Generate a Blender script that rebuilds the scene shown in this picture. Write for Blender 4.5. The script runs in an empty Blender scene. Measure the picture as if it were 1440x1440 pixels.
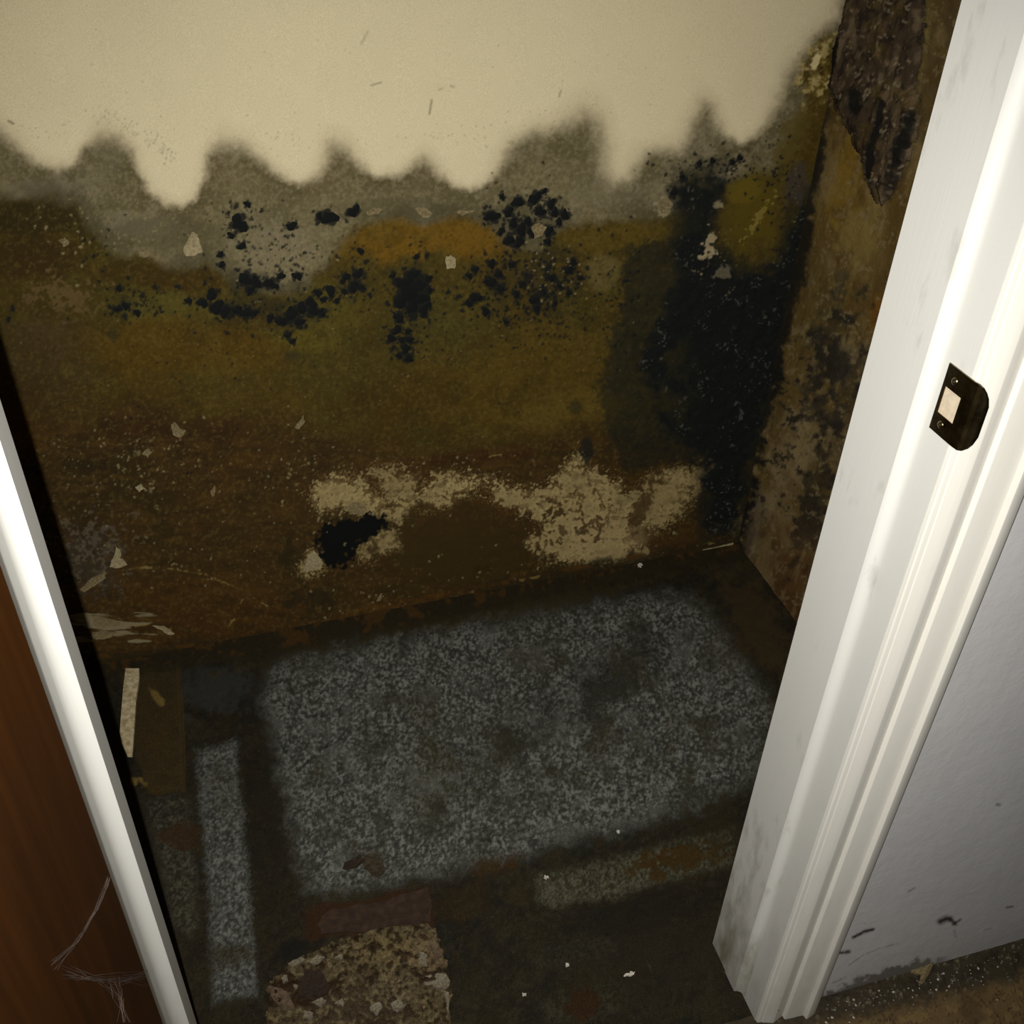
import bpy, math, random
import numpy as np
from mathutils import Matrix, Vector

# ------------------------------------------------------------------ camera calibration (1440 px frame)
CX = CY = 720.0
FPX = 1429.673
R = np.array([[0.9607535, 0.14401701, -0.23709032],
              [-0.27607239, 0.58002005, -0.76639466],
              [0.02714327, 0.80177044, 0.59701541]])
CAM = np.array([0.0, 0.0, 1.5])

scene = bpy.context.scene
coll = scene.collection
cam_d = bpy.data.cameras.new('camera')
cam = bpy.data.objects.new('camera', cam_d)
coll.objects.link(cam)
M4 = Matrix([list(R[0]) + [CAM[0]], list(R[1]) + [CAM[1]], list(R[2]) + [CAM[2]], [0, 0, 0, 1]])
cam.matrix_world = M4
cam_d.sensor_width = 36.0
cam_d.lens = FPX / 1440.0 * 36.0
cam_d.clip_start = 0.01
scene.camera = cam

world = bpy.data.worlds.new('dark_room')
scene.world = world
world.use_nodes = True
world.node_tree.nodes['Background'].inputs[0].default_value = (0.9, 0.95, 1.0, 1)
world.node_tree.nodes['Background'].inputs[1].default_value = 0.0015

# the phone's flash: a small lamp just left of the lens, beam along the view
FLASH = np.array([-0.0264, 0.0, 1.505])
SPOT = math.radians(100)
KREL = 2.75
ld = bpy.data.lights.new('phone_flash', 'SPOT')
ld.energy = KREL * 4 * math.pi * math.pi
ld.spot_size = SPOT
ld.spot_blend = 1.0
ld.shadow_soft_size = 0.004
ld.color = (1.0, 0.985, 0.95)
lo = bpy.data.objects.new('phone_flash', ld)
coll.objects.link(lo)
ml = M4.copy()
ml.translation = Vector(FLASH)
lo.matrix_world = ml

vs = scene.view_settings
vs.view_transform = 'Standard'
vs.look = 'None'
vs.exposure = 0.0
vs.gamma = 1.0
vs.use_curve_mapping = False

# ------------------------------------------------------------------ helpers
rng = np.random.default_rng(7)
random.seed(7)


def ray(px, py):
    q = np.array([px - CX, -(py - CY), -FPX])
    w = R @ q
    return w / np.linalg.norm(w)


def proj(P):
    q = (np.asarray(P, float) - CAM) @ R          # R^T @ v
    return CX + q[..., 0] * FPX / -q[..., 2], CY - q[..., 1] * FPX / -q[..., 2]


class Plane:
    def __init__(s, o, u, v):
        s.o = np.array(o, float); s.u = np.array(u, float); s.v = np.array(v, float)
        s.n = np.cross(s.u, s.v)

    def hit(s, px, py):
        w = ray(px, py)
        t = (s.o - CAM).dot(s.n) / w.dot(s.n)
        return CAM + w * t

    def uv(s, px, py):
        d = s.hit(px, py) - s.o
        return d.dot(s.u), d.dot(s.v)

    def at(s, a, b, h=0.0):
        return s.o + s.u * a + s.v * b + s.n * h


BX0, BY0, BX1, BY1 = -0.62, 1.622, 1.087, 1.675
bu = np.array([BX1 - BX0, BY1 - BY0, 0.0]); bu /= np.linalg.norm(bu)
PB = Plane((BX0, BY0, 0), bu, (0, 0, 1))               # back wall, normal to the room
PB.n = -np.cross((0, 0, 1), bu) if np.cross(bu, (0, 0, 1))[1] > 0 else np.cross(bu, (0, 0, 1))
PR = Plane((1.087, BY1, 0), (0, -1, 0), (0, 0, 1))      # closet's right wall, u runs towards the door
PR.n = np.array([-1.0, 0, 0])
PF = Plane((0, 0, 0), (1, 0, 0), (0, 1, 0))             # floor
PO = Plane((0, 0.626, 0), (1, 0, 0), (0, 0, 1))         # room face of the front wall
PO.n = np.array([0, -1.0, 0])


def lin(c):
    c = np.array(c, float) / 255.0
    return np.where(c <= 0.04045, c / 12.92, ((c + 0.055) / 1.055) ** 2.4)


def flash_at(pl, px, py):
    p = pl.hit(px, py)
    v = FLASH - p
    d = np.linalg.norm(v)
    ca = (-v / d) @ (R @ np.array([0, 0, -1.0]))
    ch = math.cos(SPOT / 2)
    t = min(1, max(0, (ca - ch) / (1 - ch)))
    return KREL * abs(v.dot(pl.n)) / d ** 3 * (t * t * (3 - 2 * t))


def AL(pl, rgb, at, raw=False):
    """surface colour of a stain that looks like rgb under the flash at that spot"""
    rgb = np.array(rgb, float)
    if not raw:
        l = rgb.max()
        k = 1.0 - 0.29 * min(1, max(0, (l - 22) / 36.0)) + 0.16 * min(1, max(0, (l - 110) / 40.0))
        rgb = rgb * k * np.array([1.0, .985, .93 if rgb[2] > .6 * rgb[0] else .8])
    return np.clip(lin(rgb) / (1.08 * flash_at(pl, *at)), 0.0012, 0.85)


_tab = np.random.default_rng(11).random((64, 256, 256)).astype(np.float32)


def vnoise(x, y, seed):
    t = _tab[seed % 64]
    xi = np.floor(x).astype(np.int64); yi = np.floor(y).astype(np.int64)
    fx = (x - xi).astype(np.float32); fy = (y - yi).astype(np.float32)
    fx = fx * fx * (3 - 2 * fx); fy = fy * fy * (3 - 2 * fy)
    x0 = xi & 255; x1 = (xi + 1) & 255; y0 = yi & 255; y1 = (yi + 1) & 255
    a = t[y0, x0]; b = t[y0, x1]; c = t[y1, x0]; d = t[y1, x1]
    return (a + (b - a) * fx) * (1 - fy) + (c + (d - c) * fx) * fy


def fb(x, y, s, o=4, seed=0, ax=1.0, ay=1.0):
    """fractal noise about -1..1 with features s wide"""
    r = np.zeros_like(x, dtype=np.float32); amp = 1.0; tot = 0.0
    ca, sa = math.cos(0.6 + seed), math.sin(0.6 + seed)
    xx = x / (s * ax); yy = y / (s * ay)
    for k in range(o):
        if ax == 1.0 and ay == 1.0:
            r += amp * (vnoise(xx * ca - yy * sa + 17.3 * k, xx * sa + yy * ca + 9.1 * k, seed + 5 * k) * 2 - 1)
        else:
            r += amp * (vnoise(xx + 17.3 * k, yy + 9.1 * k, seed + 5 * k) * 2 - 1)
        tot += amp; amp *= 0.55; xx = xx * 2.03; yy = yy * 2.03
    return r / tot * 1.6


def sm(x, a, b):
    t = np.clip((x - a) / (b - a), 0, 1)
    return t * t * (3 - 2 * t)


def sdf(x, y, pts):
    """signed distance to a polygon, negative inside"""
    n = len(pts); d = np.full(x.shape, 1e18, np.float32); ins = np.zeros(x.shape, bool)
    for i in range(n):
        ax, ay = pts[i]; bx, by = pts[(i + 1) % n]
        ex, ey = bx - ax, by - ay
        wx = x - ax; wy = y - ay
        t = np.clip((wx * ex + wy * ey) / (ex * ex + ey * ey + 1e-9), 0, 1)
        d = np.minimum(d, (wx - ex * t) ** 2 + (wy - ey * t) ** 2)
        c = ((ay > y) != (by > y))
        if ey != 0:
            ins ^= c & (x < ex * (y - ay) / ey + ax)
    d = np.sqrt(d)
    return np.where(ins, -d, d)


def line_d(x, y, pts):
    d = np.full(x.shape, 1e18, np.float32)
    for (ax, ay), (bx, by) in zip(pts[:-1], pts[1:]):
        ex, ey = bx - ax, by - ay
        wx = x - ax; wy = y - ay
        t = np.clip((wx * ex + wy * ey) / (ex * ex + ey * ey + 1e-9), 0, 1)
        d = np.minimum(d, (wx - ex * t) ** 2 + (wy - ey * t) ** 2)
    return np.sqrt(d)


def el(x, y, cx, cy, rx, ry, deg=0):
    """distance in radii from an ellipse's centre"""
    a = math.radians(deg); ca, sa = math.cos(a), math.sin(a)
    dx = x - cx; dy = y - cy
    return np.sqrt(((dx * ca + dy * sa) / rx) ** 2 + ((-dx * sa + dy * ca) / ry) ** 2)


def over(C, m, rgb):
    m = np.clip(m, 0, 1)[..., None]
    C += m * (np.asarray(rgb, np.float32) - C)


def speck(M, X, Y, cx, cy, r, seed, stretch=1.0, soft=1.2):
    """stamp one irregular spot into mask M; X, Y regular-ish 2-d arrays of pixel coordinates"""
    sel = (np.abs(X - cx) < r * 2.2 + 3) & (np.abs(Y - cy) < r * 2.2 + 3)
    if not sel.any():
        return
    ii = np.where(sel.any(1))[0]; jj = np.where(sel.any(0))[0]
    sl = (slice(ii[0], ii[-1] + 1), slice(jj[0], jj[-1] + 1))
    dx = (X[sl] - cx) / stretch; dy = (Y[sl] - cy) * stretch
    th = np.arctan2(dy, dx)
    g = np.random.default_rng(seed)
    rr = r * (1 + 0.22 * np.sin(2 * th + g.random() * 6.3) + 0.16 * np.sin(3 * th + g.random() * 6.3) + 0.12 * np.sin(5 * th + g.random() * 6.3))
    m = sm(rr - np.hypot(dx, dy), -soft, soft)
    M[sl] = np.maximum(M[sl], m)


class Stamp:
    """fast stamping of spots: sorts out the local window through the plane"""
    def __init__(s, pl, us, vs_, X, Y):
        s.pl, s.us, s.vs, s.X, s.Y = pl, us, vs_, X, Y
        s.du = us[1] - us[0]; s.dv = vs_[1] - vs_[0]

    def __call__(s, M, cx, cy, r, seed=0, stretch=1.0, soft=1.2):
        a, b = s.pl.uv(cx, cy)
        k = 0.0016 * (r * 2.6 + 5) * 1.6
        j0 = int((a - k - s.us[0]) / s.du); j1 = int((a + k - s.us[0]) / s.du) + 1
        i0 = int((b - k - s.vs[0]) / s.dv); i1 = int((b + k - s.vs[0]) / s.dv) + 1
        j0 = max(j0, 0); i0 = max(i0, 0); j1 = min(j1, len(s.us)); i1 = min(i1, len(s.vs))
        if j1 - j0 < 2 or i1 - i0 < 2:
            return
        sl = (slice(i0, i1), slice(j0, j1))
        dx = (s.X[sl] - cx) / stretch; dy = (s.Y[sl] - cy) * stretch
        th = np.arctan2(dy, dx)
        g = random.Random(seed * 7919 + int(cx * 13 + cy * 29))
        rr = r * (1 + 0.22 * np.sin(2 * th + g.random() * 6.3) + 0.16 * np.sin(3 * th + g.random() * 6.3) + 0.12 * np.sin(5 * th + g.random() * 6.3))
        m = sm(rr - np.hypot(dx, dy), -soft, soft)
        M[sl] = np.maximum(M[sl], m)


def grid_mesh(name, P, C=None, keep=None, flip=False):
    """P (rows, cols, 3) -> mesh; C colours per vertex; keep = bool per face"""
    h, w = P.shape[:2]
    idx = np.arange(h * w).reshape(h, w)
    q = np.stack([idx[:-1, :-1], idx[:-1, 1:], idx[1:, 1:], idx[1:, :-1]], -1)
    if flip:
        q = q[..., ::-1]
    q = q.reshape(-1, 4)
    if keep is not None:
        q = q[keep.reshape(-1)]
    V = P.reshape(-1, 3); CC = None if C is None else C.reshape(-1, 3)
    if keep is not None:
        used = np.unique(q); m = np.zeros(h * w, np.int64); m[used] = np.arange(len(used))
        q = m[q]; V = V[used]
        if CC is not None:
            CC = CC[used]
    me = bpy.data.meshes.new(name)
    me.vertices.add(len(V)); me.vertices.foreach_set('co', V.astype(np.float32).ravel())
    me.loops.add(q.size); me.loops.foreach_set('vertex_index', q.astype(np.int32).ravel())
    me.polygons.add(len(q)); me.polygons.foreach_set('loop_start', np.arange(0, q.size, 4, dtype=np.int32))
    me.polygons.foreach_set('loop_total', np.full(len(q), 4, np.int32))
    me.update(calc_edges=True)
    me.polygons.foreach_set('use_smooth', np.ones(len(q), bool))
    if CC is not None:
        a = me.color_attributes.new('stain', 'FLOAT_COLOR', 'POINT')
        rgba = np.ones((len(V), 4), np.float32); rgba[:, :3] = CC
        a.data.foreach_set('color', rgba.ravel())
    return me


def pydata(name, verts, faces, smooth=False):
    me = bpy.data.meshes.new(name)
    me.from_pydata([tuple(map(float, v)) for v in verts], [], faces)
    me.update()
    if smooth:
        for p in me.polygons:
            p.use_smooth = True
    return me


def obj(name, me, mat=None, parent=None, kind=None, label=None, cat=None, group=None):
    o = bpy.data.objects.new(name, me)
    coll.objects.link(o)
    if mat is not None and me is not None and not me.materials:
        me.materials.append(mat)
    if parent is not None:
        o.parent = parent
    for k, v in (('kind', kind), ('label', label), ('category', cat), ('group', group)):
        if v:
            o[k] = v
    return o


def box_me(name, x0, x1, y0, y1, z0, z1):
    v = [(x, y, z) for z in (z0, z1) for y in (y0, y1) for x in (x0, x1)]
    f = [(0, 2, 3, 1), (4, 5, 7, 6), (0, 1, 5, 4), (2, 6, 7, 3), (0, 4, 6, 2), (1, 3, 7, 5)]
    return pydata(name, v, f)


def extrude_z(name, prof, z0, z1, smooth_idx=(), nz=1):
    """closed (x, y) profile, counter-clockwise seen from above, pulled from z0 to z1"""
    n = len(prof); v = []; f = []
    for k in range(nz + 1):
        z = z0 + (z1 - z0) * k / nz
        v += [(x, y, z) for x, y in prof]
    for k in range(nz):
        for i in range(n):
            j = (i + 1) % n
            f.append((k * n + i, k * n + j, (k + 1) * n + j, (k + 1) * n + i))
    f.append(tuple(range(n - 1, -1, -1))); f.append(tuple(nz * n + i for i in range(n)))
    me = pydata(name, v, f)
    return me


# ------------------------------------------------------------------ materials
def new_mat(name):
    m = bpy.data.materials.new(name)
    m.use_nodes = True
    nt = m.node_tree
    return m, nt, nt.nodes['Principled BSDF']


def nnode(nt, t, **kw):
    n = nt.nodes.new(t)
    for k, v in kw.items():
        if k.startswith('i_'):
            n.inputs[k[2:].replace('_', ' ')].default_value = v
        else:
            setattr(n, k, v)
    return n


def stain_mat(name, rough=0.85, spec=0.15, fine=900, famp=0.25, bump=0.3, bscale=350, bdist=0.002):
    """colour comes with the surface (paint, damp, growth); grain and relief are noise"""
    m, nt, b = new_mat(name)
    L = nt.links
    at = nnode(nt, 'ShaderNodeAttribute', attribute_name='stain')
    tc = nnode(nt, 'ShaderNodeTexCoord')
    n1 = nnode(nt, 'ShaderNodeTexNoise', i_Scale=fine, i_Detail=3.0, i_Roughness=0.6)
    L.new(tc.outputs['Object'], n1.inputs['Vector'])
    mr = nnode(nt, 'ShaderNodeMapRange')
    mr.inputs[1].default_value = 0.25; mr.inputs[2].default_value = 0.75
    mr.inputs[3].default_value = 1 - famp; mr.inputs[4].default_value = 1 + famp
    L.new(n1.outputs[0], mr.inputs[0])
    mx = nnode(nt, 'ShaderNodeMix', data_type='RGBA', blend_type='MULTIPLY')
    mx.inputs[0].default_value = 1.0
    L.new(at.outputs['Color'], mx.inputs[6]); L.new(mr.outputs[0], mx.inputs[7])
    L.new(mx.outputs[2], b.inputs['Base Color'])
    n2 = nnode(nt, 'ShaderNodeTexNoise', i_Scale=bscale, i_Detail=4.0, i_Roughness=0.65)
    L.new(tc.outputs['Object'], n2.inputs['Vector'])
    bp = nnode(nt, 'ShaderNodeBump', i_Strength=bump, i_Distance=bdist)
    L.new(n2.outputs[0], bp.inputs['Height']); L.new(bp.outputs[0], b.inputs['Normal'])
    b.inputs['Roughness'].default_value = rough
    b.inputs['Specular IOR Level'].default_value = spec
    return m


def plain_mat(name, c1, c2, scale=60, rough=0.7, spec=0.3, bump=0.15, stretch=(1, 1, 1), metallic=0.0, bdist=0.002, lo=0.35, hi=0.65):
    m, nt, b = new_mat(name)
    L = nt.links
    tc = nnode(nt, 'ShaderNodeTexCoord'); mp = nnode(nt, 'ShaderNodeMapping')
    mp.inputs['Scale'].default_value = stretch
    L.new(tc.outputs['Object'], mp.inputs['Vector'])
    n = nnode(nt, 'ShaderNodeTexNoise', i_Scale=scale, i_Detail=5.0, i_Roughness=0.6)
    L.new(mp.outputs[0], n.inputs['Vector'])
    mr = nnode(nt, 'ShaderNodeMapRange'); mr.inputs[1].default_value = lo; mr.inputs[2].default_value = hi
    L.new(n.outputs[0], mr.inputs[0])
    mx = nnode(nt, 'ShaderNodeMix', data_type='RGBA')
    mx.inputs[6].default_value = (*c1, 1); mx.inputs[7].default_value = (*c2, 1)
    L.new(mr.outputs[0], mx.inputs[0]); L.new(mx.outputs[2], b.inputs['Base Color'])
    bp = nnode(nt, 'ShaderNodeBump', i_Strength=bump, i_Distance=bdist)
    L.new(n.outputs[0], bp.inputs['Height']); L.new(bp.outputs[0], b.inputs['Normal'])
    b.inputs['Roughness'].default_value = rough
    b.inputs['Specular IOR Level'].default_value = spec
    b.inputs['Metallic'].default_value = metallic
    return m


M_WALL = stain_mat('mouldy_plaster', rough=0.9, spec=0.1, fine=520, famp=0.13, bump=0.2, bscale=260)
M_FLOOR = stain_mat('filthy_linoleum', rough=0.85, spec=0.08, fine=520, famp=0.62, bump=0.45, bscale=420)
M_SIDE = stain_mat('rotten_side_wall', rough=0.85, spec=0.1, fine=450, famp=0.28, bump=0.3, bscale=200)
M_OUT = stain_mat('brushed_white_paint', rough=0.6, spec=0.3, fine=300, famp=0.02, bump=0.22, bscale=60, bdist=0.003)
M_HALL = stain_mat('dirty_hall_floor', rough=0.75, spec=0.2, fine=700, famp=0.3, bump=0.4, bscale=300)
M_MOLD = plain_mat('black_mould', (0.004, 0.005, 0.005), (0.02, 0.022, 0.02), scale=500, rough=0.95, spec=0.05, bump=0.6)
M_CHIP = plain_mat('bare_cream_paint', AL(PB, (112, 101, 74), (400, 450), True), AL(PB, (142, 130, 98), (400, 450), True), scale=200, rough=0.85, spec=0.2)
M_BEIGE = plain_mat('beige_paint_chip', AL(PB, (78, 67, 44), (500, 600), True), AL(PB, (108, 96, 68), (500, 600), True), scale=240, rough=0.85, spec=0.2)
M_CREAMWALL = plain_mat('cream_wall_paint', (0.7, 0.61, 0.40), (0.74, 0.65, 0.43), scale=5, rough=0.8, spec=0.2, bump=0.03)
M_DOOR = plain_mat('brown_varnished_wood', (0.030, 0.0095, 0.0012), (0.046, 0.0148, 0.0018), scale=6, rough=0.5, spec=0.14, bump=0.03, stretch=(9, 9, 0.5))
M_BRASS = plain_mat('tarnished_brass', (0.10, 0.075, 0.035), (0.24, 0.18, 0.09), scale=90, rough=0.28, spec=0.5, bump=0.04, metallic=1.0)
M_SHIM = plain_mat('pale_split_wood', (0.28, 0.215, 0.11), (0.56, 0.47, 0.29), scale=90, rough=0.8, spec=0.2, stretch=(1, 1, 1), bump=0.3)
M_WEB = plain_mat('cobweb_silk', (0.10, 0.075, 0.06), (0.22, 0.17, 0.14), scale=40, rough=0.7)


def trim_mat(name, c, grime):
    m, nt, b = new_mat(name)
    L = nt.links
    tc = nnode(nt, 'ShaderNodeTexCoord')
    mp = nnode(nt, 'ShaderNodeMapping'); mp.inputs['Scale'].default_value = (1, 1, 0.35)
    L.new(tc.outputs['Object'], mp.inputs['Vector'])
    n = nnode(nt, 'ShaderNodeTexNoise', i_Scale=28.0, i_Detail=6.0, i_Roughness=0.62)
    L.new(mp.outputs[0], n.inputs['Vector'])
    sp = nnode(nt, 'ShaderNodeSeparateXYZ'); L.new(tc.outputs['Object'], sp.inputs[0])
    hz = nnode(nt, 'ShaderNodeMapRange'); hz.inputs[1].default_value = 0.46; hz.inputs[2].default_value = 0.0
    hz.inputs[3].default_value = 0.0; hz.inputs[4].default_value = 0.36
    L.new(sp.outputs['Z'], hz.inputs[0])
    ad = nnode(nt, 'ShaderNodeMath', operation='ADD'); L.new(n.outputs[0], ad.inputs[0]); L.new(hz.outputs[0], ad.inputs[1])
    mr = nnode(nt, 'ShaderNodeMapRange'); mr.inputs[1].default_value = 0.60; mr.inputs[2].default_value = 0.95
    mr.inputs[3].default_value = 0.0; mr.inputs[4].default_value = grime
    L.new(ad.outputs[0], mr.inputs[0])
    mx = nnode(nt, 'ShaderNodeMix', data_type='RGBA')
    mx.inputs[6].default_value = (*c, 1); mx.inputs[7].default_value = (0.16, 0.145, 0.085, 1)
    L.new(mr.outputs[0], mx.inputs[0])
    # a few dark nicks
    n3 = nnode(nt, 'ShaderNodeTexNoise', i_Scale=75.0, i_Detail=2.0); L.new(tc.outputs['Object'], n3.inputs['Vector'])
    hz2 = nnode(nt, 'ShaderNodeMapRange'); hz2.inputs[1].default_value = 0.3; hz2.inputs[2].default_value = 0.0
    hz2.inputs[3].default_value = -0.1; hz2.inputs[4].default_value = 0.03
    L.new(sp.outputs['Z'], hz2.inputs[0])
    ad2 = nnode(nt, 'ShaderNodeMath', operation='ADD'); L.new(n3.outputs[0], ad2.inputs[0]); L.new(hz2.outputs[0], ad2.inputs[1])
    mr2 = nnode(nt, 'ShaderNodeMapRange'); mr2.inputs[1].default_value = 0.74; mr2.inputs[2].default_value = 0.77
    mr2.inputs[3].default_value = 0.0; mr2.inputs[4].default_value = 0.85
    L.new(ad2.outputs[0], mr2.inputs[0])
    mx2 = nnode(nt, 'ShaderNodeMix', data_type='RGBA'); mx2.inputs[7].default_value = (0.03, 0.025, 0.015, 1)
    L.new(mr2.outputs[0], mx2.inputs[0]); L.new(mx.outputs[2], mx2.inputs[6])
    L.new(mx2.outputs[2], b.inputs['Base Color'])
    mp2 = nnode(nt, 'ShaderNodeMapping'); mp2.inputs['Scale'].default_value = (1, 1, 0.03)
    L.new(tc.outputs['Object'], mp2.inputs['Vector'])
    n2 = nnode(nt, 'ShaderNodeTexNoise', i_Scale=420.0, i_Detail=2.0); L.new(mp2.outputs[0], n2.inputs['Vector'])
    bp = nnode(nt, 'ShaderNodeBump', i_Strength=0.10, i_Distance=0.001)
    L.new(n2.outputs[0], bp.inputs['Height']); L.new(bp.outputs[0], b.inputs['Normal'])
    b.inputs['Roughness'].default_value = 0.4; b.inputs['Specular IOR Level'].default_value = 0.4
    return m


M_TRIM = trim_mat('white_trim_paint', (0.56, 0.55, 0.505), 0.25)
M_STOP = trim_mat('white_stop_paint', (0.55, 0.54, 0.50), 0.85)
M_CASE = trim_mat('cream_white_casing_paint', (0.62, 0.595, 0.53), 0.2)


# ================================================================== BACK WALL
def paint_back(X, Y, ST):
    A = lambda rgb, at: AL(PB, rgb, at)
    C = np.empty(X.shape + (3,), np.float32); C[:] = AL(PB, (187, 175, 142), (700, 60), True)
    H = np.zeros(X.shape, np.float32)
    n200 = fb(X, Y, 220, 3, 1); n60 = fb(X, Y, 60, 4, 2); n25 = fb(X, Y, 25, 4, 3)
    n10 = fb(X, Y, 10, 3, 4); n4 = fb(X, Y, 4, 2, 5); n2 = fb(X, Y, 2.2, 1, 6)
    C *= (1 + 0.03 * n200 + 0.012 * n25)[..., None]
    # smudges and scuffs on the clean paint
    for pts, w, a in ([((517, 45), (508, 62)), 2.2, .3], [((522, 120), (536, 116)), 1.5, .5], [((607, 141), (604, 160)), 1.8, .6],
                      [((789, 127), (786, 136)), 1.6, .45], [((634, 121), (638, 122)), 2, .4], [((12, 170), (19, 174)), 2, .8],
                      [((617, 126), (622, 125)), 1.4, .4]):
        over(C, a * sm(-line_d(X, Y, pts), -w - 1, 0), A((110, 100, 70), (600, 140)))
    g = random.Random(3)
    dots = np.zeros(X.shape, np.float32)
    arc = [(125, 155), (160, 168), (195, 185), (225, 205), (243, 225)]
    for _ in range(90):
        k = g.randrange(4); t = g.random(); a, b = arc[k], arc[k + 1]
        ST(dots, a[0] + (b[0] - a[0]) * t + g.gauss(0, 7), a[1] + (b[1] - a[1]) * t + g.gauss(0, 6), g.uniform(.7, 1.6), g.randrange(99))
    for _ in range(70):
        ST(dots, g.uniform(20, 1000), g.uniform(40, 220), g.uniform(.5, 1.2), g.randrange(99))
    for cx, cy, n, sx in ((60, 180, 20, 28), (650, 190, 40, 55), (410, 200, 30, 40), (800, 160, 20, 40)):
        for _ in range(n):
            ST(dots, g.gauss(cx, sx), g.gauss(cy, 12), g.uniform(.5, 1.3), g.randrange(99))
    over(C, dots * 0.38, A((105, 98, 75), (600, 140)))

    # ---- damp front: scalloped edge
    front = [(-90, 150), (-30, 160), (0, 185), (20, 208), (50, 232), (80, 240), (106, 233), (118, 208), (140, 195), (165, 197), (184, 212), (194, 240), (209, 270),
             (232, 289), (255, 292), (275, 280), (287, 250), (290, 217), (312, 204), (345, 208), (370, 230), (395, 250), (420, 262), (445, 252),
             (458, 228), (466, 206), (484, 210), (505, 235), (530, 250), (560, 246), (585, 231), (597, 224), (610, 241), (635, 262), (660, 269),
             (685, 258), (704, 232), (720, 203), (745, 191), (790, 180), (822, 164), (838, 172), (846, 205), (848, 240), (862, 258), (884, 256),
             (900, 236), (912, 216), (935, 214), (955, 213), (968, 195), (979, 168), (990, 148), (1000, 150), (1008, 170), (1022, 190), (1042, 201),
             (1062, 194), (1082, 172), (1096, 148), (1110, 108), (1130, 78), (1155, 48), (1180, 28), (1188, -60), (1400, -60), (1400, 1300), (-90, 1300)]
    s = sdf(X, Y, front)
    soft = np.interp(X, [0, 110, 150, 200, 285, 310, 345, 420, 470, 530, 600, 660, 725, 830, 850, 870, 910, 990, 1040, 1100, 1190],
                     [16, 8, 22, 9, 8, 20, 15, 7, 20, 7, 14, 6, 15, 26, 24, 18, 14, 18, 7, 16, 13])
    sw = s + 2.0 * n10 + 1.2 * n4 + 2.5 * n25
    wet = sm(-sw, -soft, soft * 0.9)
    over(C, 0.30 * sm(-sw, -soft * 2.4, 0), AL(PB, (140, 124, 94), (600, 230), True))
    G = lambda rgb: AL(PB, rgb, (560, 270), True)
    grey = np.empty_like(C); grey[:] = G((100, 91, 64))
    rim = np.interp(soft, [6, 17], [1.0, .35])
    over(grey, sm(-sw, 30, 1) * rim * (0.8 + 0.2 * n25), G((66, 56, 34)))
    over(grey, sm(-sw, 75, 20) * .4 * (1 + .6 * n60), G((84, 75, 50)))
    over(grey, .55 * sm(fb(X, Y, 45, 4, 8), .05, .8), G((122, 112, 88)))
    over(grey, sm(n60, 0.0, .9) * 0.5, G((82, 76, 50)))
    over(grey, sm(n4 + .4 * n2, 0.1, 0.9) * 0.35, G((128, 117, 88)))
    over(grey, sm(-n4 - .4 * n2, 0.15, 0.9) * 0.35, G((62, 54, 34)))
    # lilac-grey dust streaks
    for cx, cy, rx, ry, dg, a in ((45, 270, 75, 22, -8, .55), (190, 318, 55, 22, 5, .45), (385, 350, 65, 48, 0, .35), (160, 215, 28, 18, 0, .3), (850, 270, 55, 25, 0, .3)):
        over(grey, a * sm(1.15 - el(X, Y, cx, cy, rx, ry, dg) + .35 * n10, 0, .6), G((114, 105, 84)))
    over(grey, 0.55 * sm(1.1 - el(X, Y, 235, 330, 110, 30) + .25 * n25, 0, .6), G((72, 66, 44)))
    over(grey, 0.45 * sm(1.1 - el(X, Y, 560, 292, 130, 16) + .25 * n25, 0, .6), G((70, 64, 42)))
    wm = wet[..., None]
    C += wm * (grey - C)

    # ---- ochre and olive growth
    och = [(-120, 262), (0, 278), (60, 274), (108, 282), (128, 318), (150, 350), (190, 366), (250, 372), (290, 367), (322, 388), (360, 408), (400, 410),
           (438, 398), (458, 370), (480, 337), (510, 314), (560, 305), (595, 313), (650, 305), (690, 316), (716, 347), (760, 350), (785, 326), (830, 313),
           (900, 309), (950, 298), (1000, 262), (1040, 250), (1088, 236), (1105, 190), (1130, 130), (1150, 75), (1172, 50), (1290, 50), (1290, 1300), (-120, 1300)]
    so = sdf(X, Y, och) + 5 * n25 + 3 * n10 + 8 * n60
    over(C, .6 * wet * sm(so, 34, 6) * sm(n60 + .5, 0, .8) * sm(1000 - X, 0, 80), AL(PB, (60, 55, 36), (500, 300), True))
    om = sm(-so, -9, 12)
    O = np.empty_like(C); O[:] = A((84, 70, 30), (500, 480))

    def patch(cx, cy, rx, ry, dg, rgb, a=1.0, w=.35, sft=.7, at=None):
        over(O, a * sm(1.2 - el(X, Y, cx, cy, rx, ry, dg) + w * n60 + w * .6 * n10, 0, sft), A(rgb, at or (cx, cy)))

    over(O, .5 * sm(n60 + .5 * n25, -.2, .9), A((92, 70, 22), (500, 480)))
    over(O, .4 * sm(fb(X, Y, 90, 4, 21), .0, .9), A((80, 76, 36), (500, 480)))
    patch(40, 305, 110, 32, 4, (52, 44, 22), .9)
    patch(215, 385, 130, 22, 3, (76, 58, 24), .9)
    patch(60, 360, 90, 40, 0, (62, 46, 22), .8)
    patch(60, 500, 75, 90, 0, (72, 58, 34), .85)
    patch(560, 338, 98, 38, -8, (124, 92, 28), .95)
    patch(655, 337, 72, 38, 6, (122, 90, 28), .95)
    patch(545, 318, 50, 10, -10, (124, 96, 34), .6)
    patch(860, 330, 95, 24, -4, (98, 80, 30), .9)
    patch(760, 355, 60, 18, 0, (62, 56, 32), .7)
    patch(230, 435, 95, 22, 3, (104, 96, 46), .8)
    patch(450, 440, 65, 60, -20, (100, 90, 40), .75)
    patch(425, 480, 70, 18, 5, (106, 94, 36), .7)
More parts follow.
